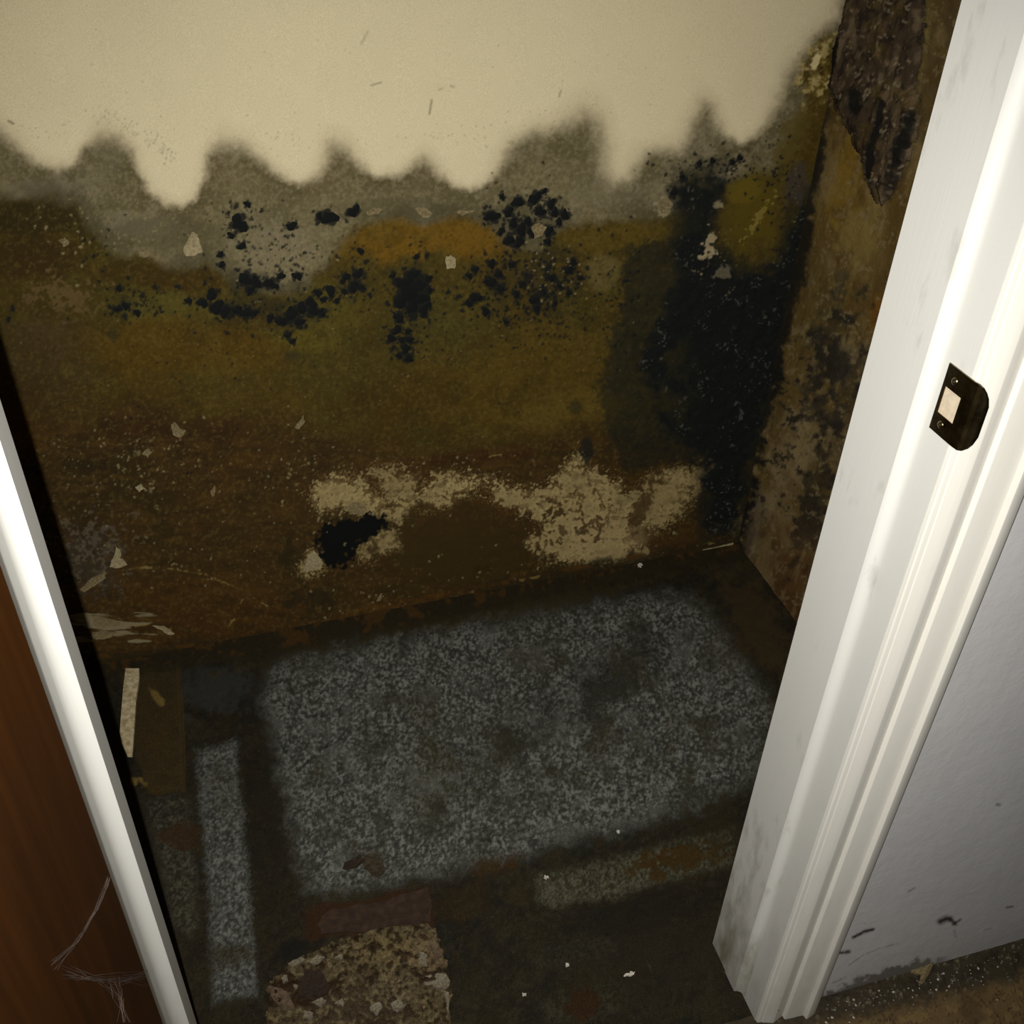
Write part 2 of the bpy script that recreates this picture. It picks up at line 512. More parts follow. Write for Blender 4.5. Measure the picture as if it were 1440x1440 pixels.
    patch(250, 492, 150, 42, 4, (98, 74, 22), .85)
    patch(620, 455, 90, 60, 0, (82, 74, 36), .7)
    patch(720, 540, 170, 70, -8, (92, 72, 24), .8)
    patch(800, 580, 80, 30, -8, (98, 80, 34), .7)
    patch(850, 385, 30, 26, -30, (112, 100, 66), .8)
    patch(560, 560, 120, 40, -5, (72, 54, 20), .6)
    patch(330, 560, 200, 30, 0, (84, 66, 24), .6)
    # brown lower half
    brown = np.interp(X, [-100, 0, 150, 300, 450, 560, 700, 830, 900, 1100], [540, 555, 575, 590, 605, 632, 628, 612, 610, 600])
    bm = sm(Y - brown + 16 * n60 + 10 * n25, -28, 30)
    over(O, bm, A((62, 44, 20), (500, 780)))
    over(O, bm * .65 * sm(n60 + .4 * n10, -.1, .8), A((50, 38, 18), (500, 780)))
    over(O, bm * .5 * sm(fb(X, Y, 70, 4, 31), .1, .8), A((74, 50, 20), (500, 780)))
    over(O, bm * .6 * sm(1.2 - el(X, Y, 180, 680, 140, 75) + .5 * n25, 0, .8), A((40, 32, 18), (180, 680)))
    over(O, .7 * sm(1.2 - el(X, Y, 640, 645, 180, 12, -6) + .4 * n25, 0, .8), A((66, 38, 18), (640, 645)))
    over(O, .55 * sm(1.2 - el(X, Y, 240, 605, 120, 25, 0) + .5 * n25, 0, .8), A((56, 34, 20), (240, 605)))
    over(O, .7 * sm(1.2 - el(X, Y, 640, 770, 95, 62, 0) + .35 * n25, 0, .5), A((56, 42, 18), (640, 770)))
    over(O, .7 * sm(1.2 - el(X, Y, 280, 860, 150, 50, 5) + .35 * n25, 0, .5), A((66, 42, 16), (280, 860)))
    over(O, .6 * sm(1.2 - el(X, Y, 620, 842, 190, 12, -11) + .4 * n10, 0, .7), A((84, 52, 16), (620, 842)))
    over(O, .8 * sm(1.2 - el(X, Y, 120, 790, 60, 60, 0) + .5 * n10, 0, .7), A((56, 50, 40), (120, 790)))
    hs = fb(X + Y * .1, Y, 8, 4, 48, ax=5, ay=1)
    over(O, bm * .5 * sm(hs, .15, .8), A((34, 26, 13), (500, 780)))
    over(O, bm * .35 * sm(-hs, .2, .8), A((84, 62, 30), (500, 780)))
    over(O, (1 - bm) * .35 * sm(fb(X, Y, 34, 5, 49), .1, .8), A((62, 50, 22), (500, 480)))
    over(O, (1 - bm) * .35 * sm(fb(X, Y, 40, 5, 50), .15, .8), A((106, 88, 40), (500, 480)))
    # grain of the growth
    over(O, .30 * sm(-n4 - .5 * n2, .15, 1.0), A((40, 32, 14), (500, 560)))
    over(O, .22 * sm(n4 + .5 * n2, .25, 1.0), A((124, 108, 62), (500, 480)))
    C += om[..., None] * (O - C)
    H += om * (0.0006 * n25 + .0004 * n10)

    # ---- bare beige plaster where paint has come away
    beige = A((136, 121, 84), (840, 720))

    def bare(pts, a=1.0, w=9.0, thr=0.0, col=None, sft=5, eat=.5):
        d0 = sdf(X, Y, pts)
        d = d0 + w * .8 * n10 + w * .8 * n25 + 9 * n4 + 6 * n2 + thr
        m = a * sm(-d, -3, 6)
        fr = .55 * a * sm(-d0, -16, 4) * sm(n4 + .8 * n2 + .6 * n10, .35, 1.0)
        m = m * (1 - eat * sm(n10 * .8 + .9 * n4 + .7 * n2 + .5 * n25, .1, .9))
        m = np.maximum(m, fr)
        b = (beige if col is None else col) * (1 + .22 * n10 + .16 * n4 + .12 * n25)[..., None]
        np.add(C, m[..., None] * (b - C), out=C)
        np.subtract(H, 0.0006 * m, out=H)
    bare([(436, 700), (445, 684), (470, 674), (495, 672), (520, 690), (548, 702), (530, 716), (505, 712), (480, 708), (450, 714)], .95, 10, eat=.75)
    bare([(530, 662), (560, 655), (590, 668), (600, 690), (585, 715), (550, 728), (525, 715), (540, 695)], .7, 14, thr=4, eat=1.0)
    bare([(585, 692), (610, 674), (660, 668), (695, 678), (660, 694), (625, 710), (590, 712)], .95, 9, eat=.6)
    bare([(690, 676), (735, 688), (760, 686), (800, 660), (815, 640), (830, 660), (870, 680), (885, 720), (880, 760), (925, 775),
          (900, 785), (850, 788), (800, 792), (765, 785), (740, 760), (760, 738), (728, 712), (695, 702)], .95, 11, eat=.6)
    bare([(880, 700), (915, 672), (960, 658), (1000, 655), (1005, 668), (975, 690), (965, 715), (930, 745), (900, 740), (885, 722)], .8, 12)
    bare([(500, 712), (560, 700), (600, 705), (575, 730), (540, 735), (510, 740)], .75, 12, eat=.9)
    bare([(425, 800), (440, 775), (460, 782), (450, 800), (430, 808)], .9, 5)
    bare([(500, 770), (530, 745), (555, 750), (560, 768), (530, 775), (520, 788)], .8, 7)
    bare([(1000, 745), (1035, 715), (1045, 735), (1020, 755), (1005, 760)], .55, 8)
    over(C, .35 * sm(1.2 - el(X, Y, 845, 755, 60, 36, 5) + .4 * n25, 0, .6), A((138, 120, 88), (845, 755)))
    strk0 = fb(X + Y * .2, Y, 9, 4, 47, ax=3.5, ay=.8)
    over(C, .5 * sm(1.2 - el(X, Y, 720, 720, 330, 80) + .3 * n25, 0, .5) * sm(strk0 + .6 * n4, .25, .8), A((58, 42, 22), (700, 700)))
    over(C, .85 * sm(1.1 - el(X, Y, 640, 768, 112, 58, 4) + .35 * n25 + .3 * n10, 0, .35), A((52, 39, 18), (640, 770)))
    # crust flecks over the bare band
    m = sm(1.2 - el(X, Y, 650, 690, 260, 50) + .3 * n25, 0, .5) * sm(n10 + .6 * n4, .25, .6)
    over(C, .7 * m, A((74, 52, 26), (700, 690)))
    m = sm(1.2 - el(X, Y, 790, 745, 70, 34) + .3 * n25, 0, .5) * sm(n10 + .6 * n4, .1, .5)
    over(C, .75 * m, A((52, 36, 18), (790, 745)))
    over(C, .85 * sm(1.1 - el(X, Y, 903, 712, 15, 40, 28) + .5 * n10 + .3 * n4, 0, .5), A((58, 40, 20), (903, 712)))
    over(C, .7 * sm(1.1 - el(X, Y, 950, 765, 60, 16, -12) + .5 * n10 + .3 * n4, 0, .6), A((56, 36, 18), (950, 765)))
    # pinkish dust at the left and streaks by the jamb
    over(C, .75 * sm(1.1 - el(X, Y, 80, 415, 55, 34, 20) + .8 * n10 + .5 * n4, .3, .9), A((112, 92, 66), (80, 415)))
    over(C, .5 * sm(1.1 - el(X, Y, 75, 470, 60, 40, 20) + .8 * n10 + .5 * n4, .3, .9), A((86, 68, 46), (80, 470)))
    over(C, .55 * sm(1.1 - el(X, Y, 125, 770, 55, 60, 20) + 1.0 * n10 + .8 * n4, .6, 1.2), A((96, 86, 72), (120, 770)))
    strk = fb(X + Y * .15, Y, 7, 3, 41, ax=6, ay=.7)
    over(C, .85 * sm(1.1 - el(X, Y, 150, 880, 60, 26, 5) + .9 * strk, .35, .7), A((120, 110, 86), (150, 880)))
    over(C, .5 * sm(1.1 - el(X, Y, 240, 655, 150, 80) + .8 * n4 + 1.1 * n10 + .5 * n25, 1.75, 2.2), A((130, 118, 86), (240, 640)))

    # ---- the black mass by the corner
    black = A((14, 16, 15), (980, 480))
    mass = [(940, 262), (965, 238), (1000, 236), (1024, 262), (1012, 292), (1006, 330), (1024, 362), (1060, 378), (1092, 366), (1098, 330), (1108, 290), (1122, 262),
            (1140, 262), (1148, 300), (1135, 372), (1112, 470), (1080, 580), (1052, 690), (1044, 745), (1010, 765), (985, 755), (975, 720), (990, 690), (985, 655), (930, 655),
            (885, 660), (862, 622), (850, 585), (846, 545), (862, 500), (872, 440), (874, 400), (884, 355), (915, 335), (945, 338), (950, 300)]
    d = sdf(X, Y, mass) + 9 * n25 + 7 * n10 + 4 * n4
    mm = sm(-d, -9, 8)
    over(C, mm * (.6 + .25 * n10), A((26, 27, 18), (900, 520)))
    over(C, .7 * sm(6 - np.abs(d), 0, 8) * sm(n10 + n4, .0, .8), A((16, 17, 14), (900, 520)))
    dk = sm(-sdf(X, Y, [(950, 268), (1000, 240), (1022, 262), (1005, 300), (1004, 345), (1040, 385), (1100, 370), (1120, 300), (1145, 270), (1130, 380),
                        (1080, 580), (1048, 690), (1030, 750), (995, 745), (985, 650), (920, 600), (900, 520), (930, 440), (950, 380)]) + 12 * n25 + 8 * n10, -22, 14)
    over(C, np.maximum(dk, mm * .35), black)
    over(C, mm * .55 * sm(n60 + .3 * n10, .2, .9) * sm(980 - X, -20, 60), A((50, 44, 20), (910, 520)))
    # lilac-white dust on the black
    over(C, .5 * sm(dk, .4, .9) * sm(n25 + .3, 0, .8) * sm(n10 * .6 + n4 * .8 + .8 * n2, .95, 1.5), A((96, 96, 92), (1000, 400)))
    over(C, .85 * sm(1.1 - el(X, Y, 998, 340, 13, 38, 12) + .6 * n10 + .4 * n4, .35, .7), A((142, 130, 104), (998, 340)))
    over(C, .8 * sm(1.1 - el(X, Y, 1014, 290, 12, 13) + .5 * n10, .3, .7), A((132, 122, 96), (1014, 290)))
    over(C, .6 * sm(1.1 - el(X, Y, 1010, 385, 18, 14) + .8 * n10, .4, .8), A((112, 106, 88), (1010, 385)))
    over(C, .75 * sm(1.1 - el(X, Y, 935, 292, 16, 18) + .6 * n10, .3, .7), A((140, 130, 102), (935, 292)))
    # olive lobe inside, grey strip by the corner
    over(C, .9 * sm(1.15 - el(X, Y, 1056, 305, 38, 66, 14) + .35 * n25, 0, .6), A((84, 70, 20), (1056, 300)))
    over(C, .6 * sm(1.1 - el(X, Y, 1045, 270, 26, 20, -20) + .35 * n25, 0, .6), A((100, 86, 26), (1050, 270)))
    over(C, .7 * sm(1.1 - el(X, Y, 1068, 305, 5, 36, 35) + .9 * n4, .2, .6), A((122, 108, 58), (1066, 305)))
    over(C, .85 * sm(1.1 - el(X, Y, 1118, 262, 17, 36, 12) + .35 * n10, 0, .6), A((58, 52, 46), (1118, 262)))
    over(C, .8 * sm(1.2 - el(X, Y, 1112, 195, 20, 60, 22) + .4 * n10, 0, .8), A((84, 72, 36), (1112, 195)))
    # crusty yellow boil high in the corner
    b1 = sm(1.1 - el(X, Y, 1150, 95, 26, 56, 14) + .35 * n10, 0, .5)
    over(C, b1 * .8, A((96, 80, 36), (1145, 100)))
    over(C, .8 * b1 * sm(n10 + .6 * n4, .1, .7), AL(PB, (112, 100, 62), (1145, 100), True))
    over(C, b1 * sm(-n10 - .6 * n4, .2, .7), A((54, 40, 14), (1145, 100)))
    over(C, .9 * sm(1 - el(X, Y, 1146, 86, 6, 17, 16) + .2 * n4, 0, .4), AL(PB, (138, 126, 90), (1146, 86), True))
    H += b1 * (.002 + .0014 * n10)
    H += mm * (.0006 + .0010 * n10)

    # ---- black flecks and colonies
    for cx, cy, rx, ry, dg, a in ((335, 430, 70, 24, 8, .5), (425, 440, 60, 24, -28, .5), (580, 418, 36, 50, 0, .55), (745, 405, 95, 52, 0, .42), (738, 308, 66, 44, 0, .4),
                                  (495, 395, 32, 30, 0, .35), (370, 395, 60, 14, 8, .5), (565, 485, 22, 28, 0, .4), (178, 430, 32, 18, 0, .3), (478, 302, 42, 12, 0, .4), (415, 500, 26, 14, 0, .6),
                                  (1000, 232, 60, 18, -6, .4)):
        over(C, a * sm(1.1 - el(X, Y, cx, cy, rx, ry, dg) + .5 * n25 + .5 * n10, 0, .9), A((46, 44, 30), (560, 400)))
    Mk = np.zeros(X.shape, np.float32)
    for i, (cx, cy, r) in enumerate(SPOTS):
        ST(Mk, cx, cy, r * 1.02, i, 1.0, 1.6)
    for i, (cx, cy, r) in enumerate(FLECKS):
        ST(Mk, cx, cy, r, i + 1000, 1.0, 1.1)
    over(C, Mk * .92, A((20, 22, 22), (600, 400)))
    H += Mk * .0007
    hole = [(443, 765), (462, 742), (500, 728), (535, 725), (548, 735), (525, 750), (515, 768), (495, 785), (470, 795), (446, 790)]
    hm = sm(-sdf(X, Y, hole) - 9 * n10 - 7 * n25 - 4 * n4, -5, 4)
    over(C, hm, A((8, 9, 9), (490, 760)))
    over(C, .7 * sm(1.1 - el(X, Y, 410, 775, 30, 24) + .6 * n10, .2, .8), A((30, 26, 14), (410, 775)))
    over(C, .75 * sm(1.1 - el(X, Y, 430, 845, 48, 22, -10) + .6 * n10, .2, .8), A((28, 24, 14), (430, 845)))
    over(C, .8 * sm(1.1 - el(X, Y, 825, 632, 11, 24) + .3 * n10, .1, .5), A((18, 20, 18), (825, 632)))
    over(C, .65 * sm(1.1 - el(X, Y, 812, 572, 18, 13) + .5 * n10, .2, .7), A((34, 34, 20), (812, 572)))
    over(C, .55 * sm(1.1 - el(X, Y, 850, 788, 32, 9, -12) + .6 * n10, .2, .7), A((30, 28, 22), (850, 788)))
    over(C, .5 * sm(1.1 - el(X, Y, 160, 470, 14, 11) + .5 * n10, .2, .7), A((46, 46, 28), (160, 470)))
    over(C, .5 * sm(1.1 - el(X, Y, 125, 655, 35, 16) + .5 * n10, .2, .7), A((24, 22, 14), (125, 655)))
    # light flecks
    Wk = np.zeros(X.shape, np.float32)
    for i, (cx, cy, r) in enumerate(LIGHTS):
        ST(Wk, cx, cy, r, i + 3000, 1.0, 1.0)
    over(C, Wk * .8, A((140, 126, 92), (400, 560)))
    # arcs scratched at the lower left
    for pts, w, a in ([[(115, 826), (150, 806), (200, 798), (240, 800), (290, 808), (340, 830), (375, 852)], 1.3, .55],
                      [[(190, 880), (215, 878), (240, 886)], 2.0, .7], [[(343, 838), (330, 870), (318, 885)], 1.0, .5],
                      [[(665, 646), (710, 638)], 1.0, .6], [[(745, 668), (752, 655), (748, 645)], 2.0, .4]):
        over(C, a * sm(-line_d(X, Y, pts) + 1.2 * n4 + 1.6 * n10, -w, w * .6), A((128, 112, 76), (300, 820)))
    # dark seam at the floor
    fl = np.interp(X, [-50, 150, 370, 490, 740, 1035, 1200], [945, 932, 905, 884, 822, 764, 740])
    over(C, .8 * sm(Y - fl + 6 * n10 + 4 * n25, -22, -6), A((26, 22, 13), (500, 870)))
    over(C, .75 * sm(6 - np.abs(Y - fl + 10), 0, 5) * sm(n25 + .6 * n10, .2, .6), A((72, 47, 18), (620, 845)))
    over(C, .7 * sm(3 - np.abs(Y - fl + 9 + 3 * n25), 0, 2) * sm(-n25 + .7 * n10, .5, .8), A((116, 98, 60), (500, 870)))
    return C, H


SPOTS = [(332, 290, 4), (348, 287, 5), (335, 313, 11), (343, 320, 7), (410, 318, 7), (325, 331, 5), (340, 346, 6), (310, 358, 5), (312, 372, 5),
         (395, 388, 6), (418, 388, 7), (345, 393, 10), (360, 397, 9), (378, 398, 8), (386, 402, 6), (352, 408, 7), (298, 414, 8), (285, 426, 7), (305, 432, 10),
         (318, 438, 10), (333, 436, 8), (346, 440, 8), (358, 440, 6), (380, 447, 6), (396, 452, 8), (410, 442, 11), (424, 433, 9), (440, 437, 9), (452, 440, 7), (420, 453, 8),
         (465, 409, 8), (474, 423, 5), (455, 421, 5), (405, 471, 6), (411, 480, 5), (437, 425, 8), (447, 412, 6),
         (167, 405, 5), (155, 432, 4), (165, 434, 6), (177, 430, 6), (175, 445, 4), (193, 440, 5), (200, 415, 4), (218, 404, 4), (250, 403, 4), (265, 423, 5),
         (497, 297, 9), (463, 306, 11), (449, 304, 6), (507, 353, 5), (503, 385, 8), (487, 389, 6), (498, 402, 9), (508, 404, 6), (484, 410, 5), (482, 395, 5),
         (580, 388, 12), (568, 398, 12), (588, 403, 14), (575, 412, 14), (592, 420, 12), (564, 424, 11), (580, 432, 13), (595, 437, 9), (561, 447, 8), (602, 392, 6),
         (603, 408, 6), (603, 428, 5), (552, 387, 5), (586, 361, 5), (600, 359, 4), (558, 464, 7), (550, 476, 7), (574, 466, 5), (576, 478, 6), (570, 491, 8),
         (575, 504, 7), (561, 500, 5), (553, 489, 4), (565, 478, 5),
         (728, 284, 9), (706, 277, 5), (752, 279, 10), (765, 269, 5), (775, 287, 8), (715, 298, 8), (694, 304, 9), (685, 305, 6), (759, 297, 9), (780, 299, 7), (794, 302, 8), (722, 314, 8),
         (733, 323, 10), (748, 327, 8), (772, 325, 8), (786, 312, 6), (716, 338, 9), (730, 340, 9), (770, 340, 6), (742, 312, 7), (705, 325, 6),
         (690, 397, 9), (701, 386, 7), (668, 379, 6), (660, 388, 5), (704, 406, 7), (668, 419, 9), (660, 427, 6), (683, 438, 7), (645, 417, 4), (691, 371, 7),
         (753, 422, 9), (764, 410, 8), (775, 391, 8), (770, 377, 6), (800, 380, 8), (806, 369, 6), (816, 391, 5), (755, 434, 7), (788, 402, 6), (735, 400, 6),
         (726, 414, 6), (742, 388, 6), (720, 372, 6), (780, 427, 5), (800, 412, 5), (712, 453, 5),
         (983, 230, 5), (1002, 226, 5), (1030, 228, 5), (1040, 222, 5), (960, 250, 6), (948, 270, 7)]
_g = random.Random(5)
FLECKS = []
for cx, cy, sx, sy, n, r0, r1 in ((385, 360, 45, 28, 110, 1, 3.2), (370, 430, 60, 22, 110, 1, 3), (190, 425, 40, 18, 60, 1, 3), (745, 405, 48, 32, 260, 1, 3.6),
                                  (740, 305, 36, 24, 100, 1, 3.2), (578, 420, 22, 40, 70, 1, 3), (490, 395, 20, 28, 50, 1, 2.6), (570, 485, 16, 18, 30, 1, 2.6),
                                  (760, 460, 45, 22, 70, .8, 2.4), (1005, 240, 45, 18, 110, 1, 3), (870, 420, 16, 50, 50, 1, 3), (330, 310, 30, 20, 40, .8, 2.5),
                                  (135, 345, 16, 18, 26, 1, 3), (480, 440, 110, 30, 70, .6, 1.8), (250, 620, 120, 50, 160, .6, 1.8), (640, 470, 180, 60, 120, .5, 1.4),
                                  (330, 500, 60, 16, 24, .8, 2), (1085, 250, 30, 50, 60, .8, 2.4)):
    for _ in range(n):
        FLECKS.append((_g.gauss(cx, sx), _g.gauss(cy, sy), _g.uniform(r0, r1) * _g.uniform(.6, 1)))
for _c in list(SPOTS):
    for _ in range(3):
        _t = _g.uniform(0, 6.28); _d = _c[2] * _g.uniform(.95, 1.9)
        FLECKS.append((_c[0] + _d * math.cos(_t), _c[1] + _d * math.sin(_t), _g.uniform(.8, .42 * _c[2])))
FLECKS += [(12, 449, 4), (18, 434, 4), (220, 440, 3), (288, 398, 3), (180, 390, 3), (355, 472, 3), (318, 467, 3), (368, 296, 3.5), (515, 368, 4), (520, 415, 4), (545, 427, 4)]
LIGHTS = []
for cx, cy, sx, sy, n, r0, r1 in ((90, 325, 30, 28, 26, .8, 3), (200, 640, 40, 26, 60, .5, 2.0), (300, 690, 90, 40, 46, .5, 1.6), (430, 650, 30, 40, 40, .6, 2),
                                  (480, 700, 40, 16, 90, .8, 2.4), (700, 800, 120, 40, 46, .6, 1.8), (1012, 370, 14, 24, 24, .4, .9),
                                  (540, 850, 50, 20, 30, .6, 2), (250, 800, 80, 20, 40, .6, 1.8), (400, 362, 32, 22, 140, .6, 1.8), (200, 320, 40, 18, 60, .6, 1.8),
                                  (1118, 290, 6, 40, 16, .4, 1.1), (780, 385, 26, 22, 40, .6, 1.8), (100, 700, 30, 60, 60, .5, 1.5), (560, 660, 120, 10, 60, .6, 1.8),
                                  (500, 480, 200, 60, 60, .4, 1.0)):
    for _ in range(n):
        LIGHTS.append((_g.gauss(cx, sx), _g.gauss(cy, sy), _g.uniform(r0, r1) * _g.uniform(.6, 1)))

step = 0.002
us = np.arange(0.20, 1.7078, step); us[-1] = np.linalg.norm([BX1 - BX0, BY1 - BY0])
vv = np.arange(0.0, 1.3201, step)
UU, VV = np.meshgrid(us, vv)
P = PB.o + UU[..., None] * PB.u + VV[..., None] * PB.v
X, Y = proj(P); X = X.astype(np.float32); Y = Y.astype(np.float32)
ST = Stamp(PB, us, vv, X, Y)
C, Hh = paint_back(X, Y, ST)
P = P + Hh[..., None] * PB.n
wall_back = obj('wall_back', grid_mesh('wall_back', P, C), M_WALL, kind='structure', label='cream closet back wall with scalloped damp line, ochre stain and black mould')
# plain rest of the back wall, above and to the left
a0 = PB.at(0, 0); a1 = PB.at(us[0], 0); a2 = PB.at(us[0], 2.4); a3 = PB.at(0, 2.4); b0 = PB.at(us[0], vv[-1]); b1 = PB.at(us[-1], vv[-1]); b2 = PB.at(us[-1], 2.4)
obj('upper_wall', pydata('upper_wall', [b0, b1, b2, a2], [(0, 1, 2, 3)]), M_CREAMWALL, wall_back)
obj('side_wall_piece', pydata('side_wall_piece', [a0, a1, a2, a3], [(0, 1, 2, 3)]), M_CREAMWALL, wall_back)


# raised colonies of black mould and flakes on the back wall
def dome(name, seed, n=15, h=0.13):
    g = random.Random(seed)
    ph = [g.random() * 6.3 for _ in range(3)]
    v = [(0, 0, h)]; f = []
    for k, (rr, z) in enumerate(((0.6, h * .85), (1.0, 0.0))):
        for i in range(n):
            t = 2 * math.pi * i / n
            q = .92 * rr * (1 + .22 * math.sin(2 * t + ph[0]) + .17 * math.sin(3 * t + ph[1]) + .12 * math.sin(5 * t + ph[2]) + g.uniform(-.07, .07))
            v.append((q * math.cos(t), q * math.sin(t), z))
    for i in range(n):
        j = (i + 1) % n
        f.append((0, 1 + i, 1 + j)); f.append((1 + i, 1 + n + i, 1 + n + j, 1 + j))
    return pydata(name, v, f, True)


domes = [dome('mould_colony', s) for s in range(6)]
for d_ in domes:
    d_.materials.append(M_MOLD)
BASIS = Matrix([[PB.u[0], 0, PB.n[0]], [PB.u[1], 0, PB.n[1]], [0, 1, 0]])
for i, (cx, cy, r) in enumerate(SPOTS):
    if r < 5:
        continue
    p = PB.hit(cx, cy); sc = 0.0013 * r * .95
    o = obj('mould_colony', domes[i % 6], None, wall_back)
    m = BASIS @ Matrix.Rotation(random.random() * 6.28, 3, 'Z') @ Matrix.Diagonal((sc, sc, min(sc, .009)))
    o.matrix_world = Matrix.Translation(Vector(p + PB.n * 0.0004)) @ m.to_4x4()


def flake(name, pl, pts, th, mat, parent, curl=0.0, base=0.0003, seed=0, rough=0.0004, jit=1.1, **kw):
    """a thin chip whose outline is given on the photo, lying on plane pl, with thickness and curl"""
    g = random.Random(seed)
    dense = []
    for i in range(len(pts)):
        a = pts[i]; b = pts[(i + 1) % len(pts)]
        for t in (0, .33, .67):
            dense.append((a[0] + (b[0] - a[0]) * t + g.uniform(-jit, jit), a[1] + (b[1] - a[1]) * t + g.uniform(-jit, jit)))
    cx = sum(p[0] for p in dense) / len(dense); cy = sum(p[1] for p in dense) / len(dense)
    n = len(dense)
    top = [pl.hit(cx, cy) + pl.n * (base + th + curl * .2)]; bot = [pl.hit(cx, cy) + pl.n * base]
    rings = [(0.55, .3), (1.0, 1.0)]
    for q, cz in rings:
        for x, y in dense:
            p = pl.hit(cx + (x - cx) * q, cy + (y - cy) * q)
            side = ((x - cx) + (y - cy) * .4) * .5
            lift = curl * cz * (0.5 + 0.5 * math.tanh(side / 8)) + g.uniform(0, rough)
            top.append(p + pl.n * (base + th + lift)); bot.append(p + pl.n * (base + lift))
    v = top + bot; k = len(top); f = []
    for i in range(n):
        j = (i + 1) % n
        f.append((0, 1 + i, 1 + j)); f.append((1 + i, 1 + n + i, 1 + n + j, 1 + j))
        f.append((k, k + 1 + j, k + 1 + i)); f.append((k + 1 + i, k + 1 + j, k + 1 + n + j, k + 1 + n + i))
        f.append((1 + n + i, k + 1 + n + i, k + 1 + n + j, 1 + n + j))
    return obj(name, pydata(name, v, f), mat, parent, **kw)


for i, (pts, m) in enumerate([
        ([(257, 350), (262, 340), (270, 325), (277, 328), (280, 338), (285, 352), (275, 358), (262, 360)], M_CHIP),
        ([(196, 352), (206, 350), (211, 356), (205, 362), (197, 360)], M_BEIGE),
        ([(625, 362), (633, 358), (640, 363), (639, 377), (628, 377)], M_CHIP),
        ([(514, 298), (526, 291), (538, 293), (530, 300), (518, 303)], M_BEIGE),
        ([(583, 293), (596, 290), (608, 300), (600, 306), (590, 303)], M_BEIGE),
        ([(635, 297), (645, 294), (668, 296), (650, 302)], M_BEIGE),
        ([(746, 318), (758, 312), (768, 318), (762, 330), (752, 334)], M_BEIGE),
        ([(241, 597), (247, 592), (254, 602), (261, 604), (255, 614), (243, 611)], M_BEIGE),
        ([(200, 636), (208, 630), (215, 635), (208, 642)], M_BEIGE),
        ([(190, 684), (198, 680), (205, 686), (196, 690)], M_CHIP),
        ([(414, 600), (426, 583), (428, 592), (420, 603)], M_BEIGE),
        ([(295, 690), (302, 681), (304, 690), (298, 697)], M_BEIGE),
        ([(154, 796), (159, 784), (164, 768), (170, 771), (170, 783), (180, 793), (168, 798)], M_CHIP),
        ([(112, 828), (130, 812), (146, 805), (150, 810), (132, 822), (118, 832)], M_BEIGE),
        ([(128, 866), (152, 868), (172, 872), (165, 880), (135, 880)], M_BEIGE),
        ([(128, 890), (150, 886), (166, 889), (150, 897), (132, 899)], M_BEIGE),
        ([(214, 879), (232, 879), (245, 890), (236, 891), (225, 884)], M_CHIP),
        ([(82, 337), (91, 333), (98, 340), (90, 346)], M_BEIGE),
        ([(925, 285), (935, 276), (945, 285), (940, 298), (930, 300)], M_BEIGE),
        ([(425, 803), (434, 780), (442, 773), (455, 790), (446, 800)], M_CHIP),
        ([(530, 838), (537, 832), (536, 842), (529, 846)], M_BEIGE),
        ([(988, 772), (1010, 767), (1030, 763), (1030, 767), (1005, 772), (990, 775)], M_CHIP),
        ([(485, 712), (500, 705), (515, 712), (510, 722), (492, 722)], M_BEIGE)]):
    flake('paint_flake', PB, pts, 0.0006, m, wall_back, curl=0.0015, base=0.0012, seed=i)


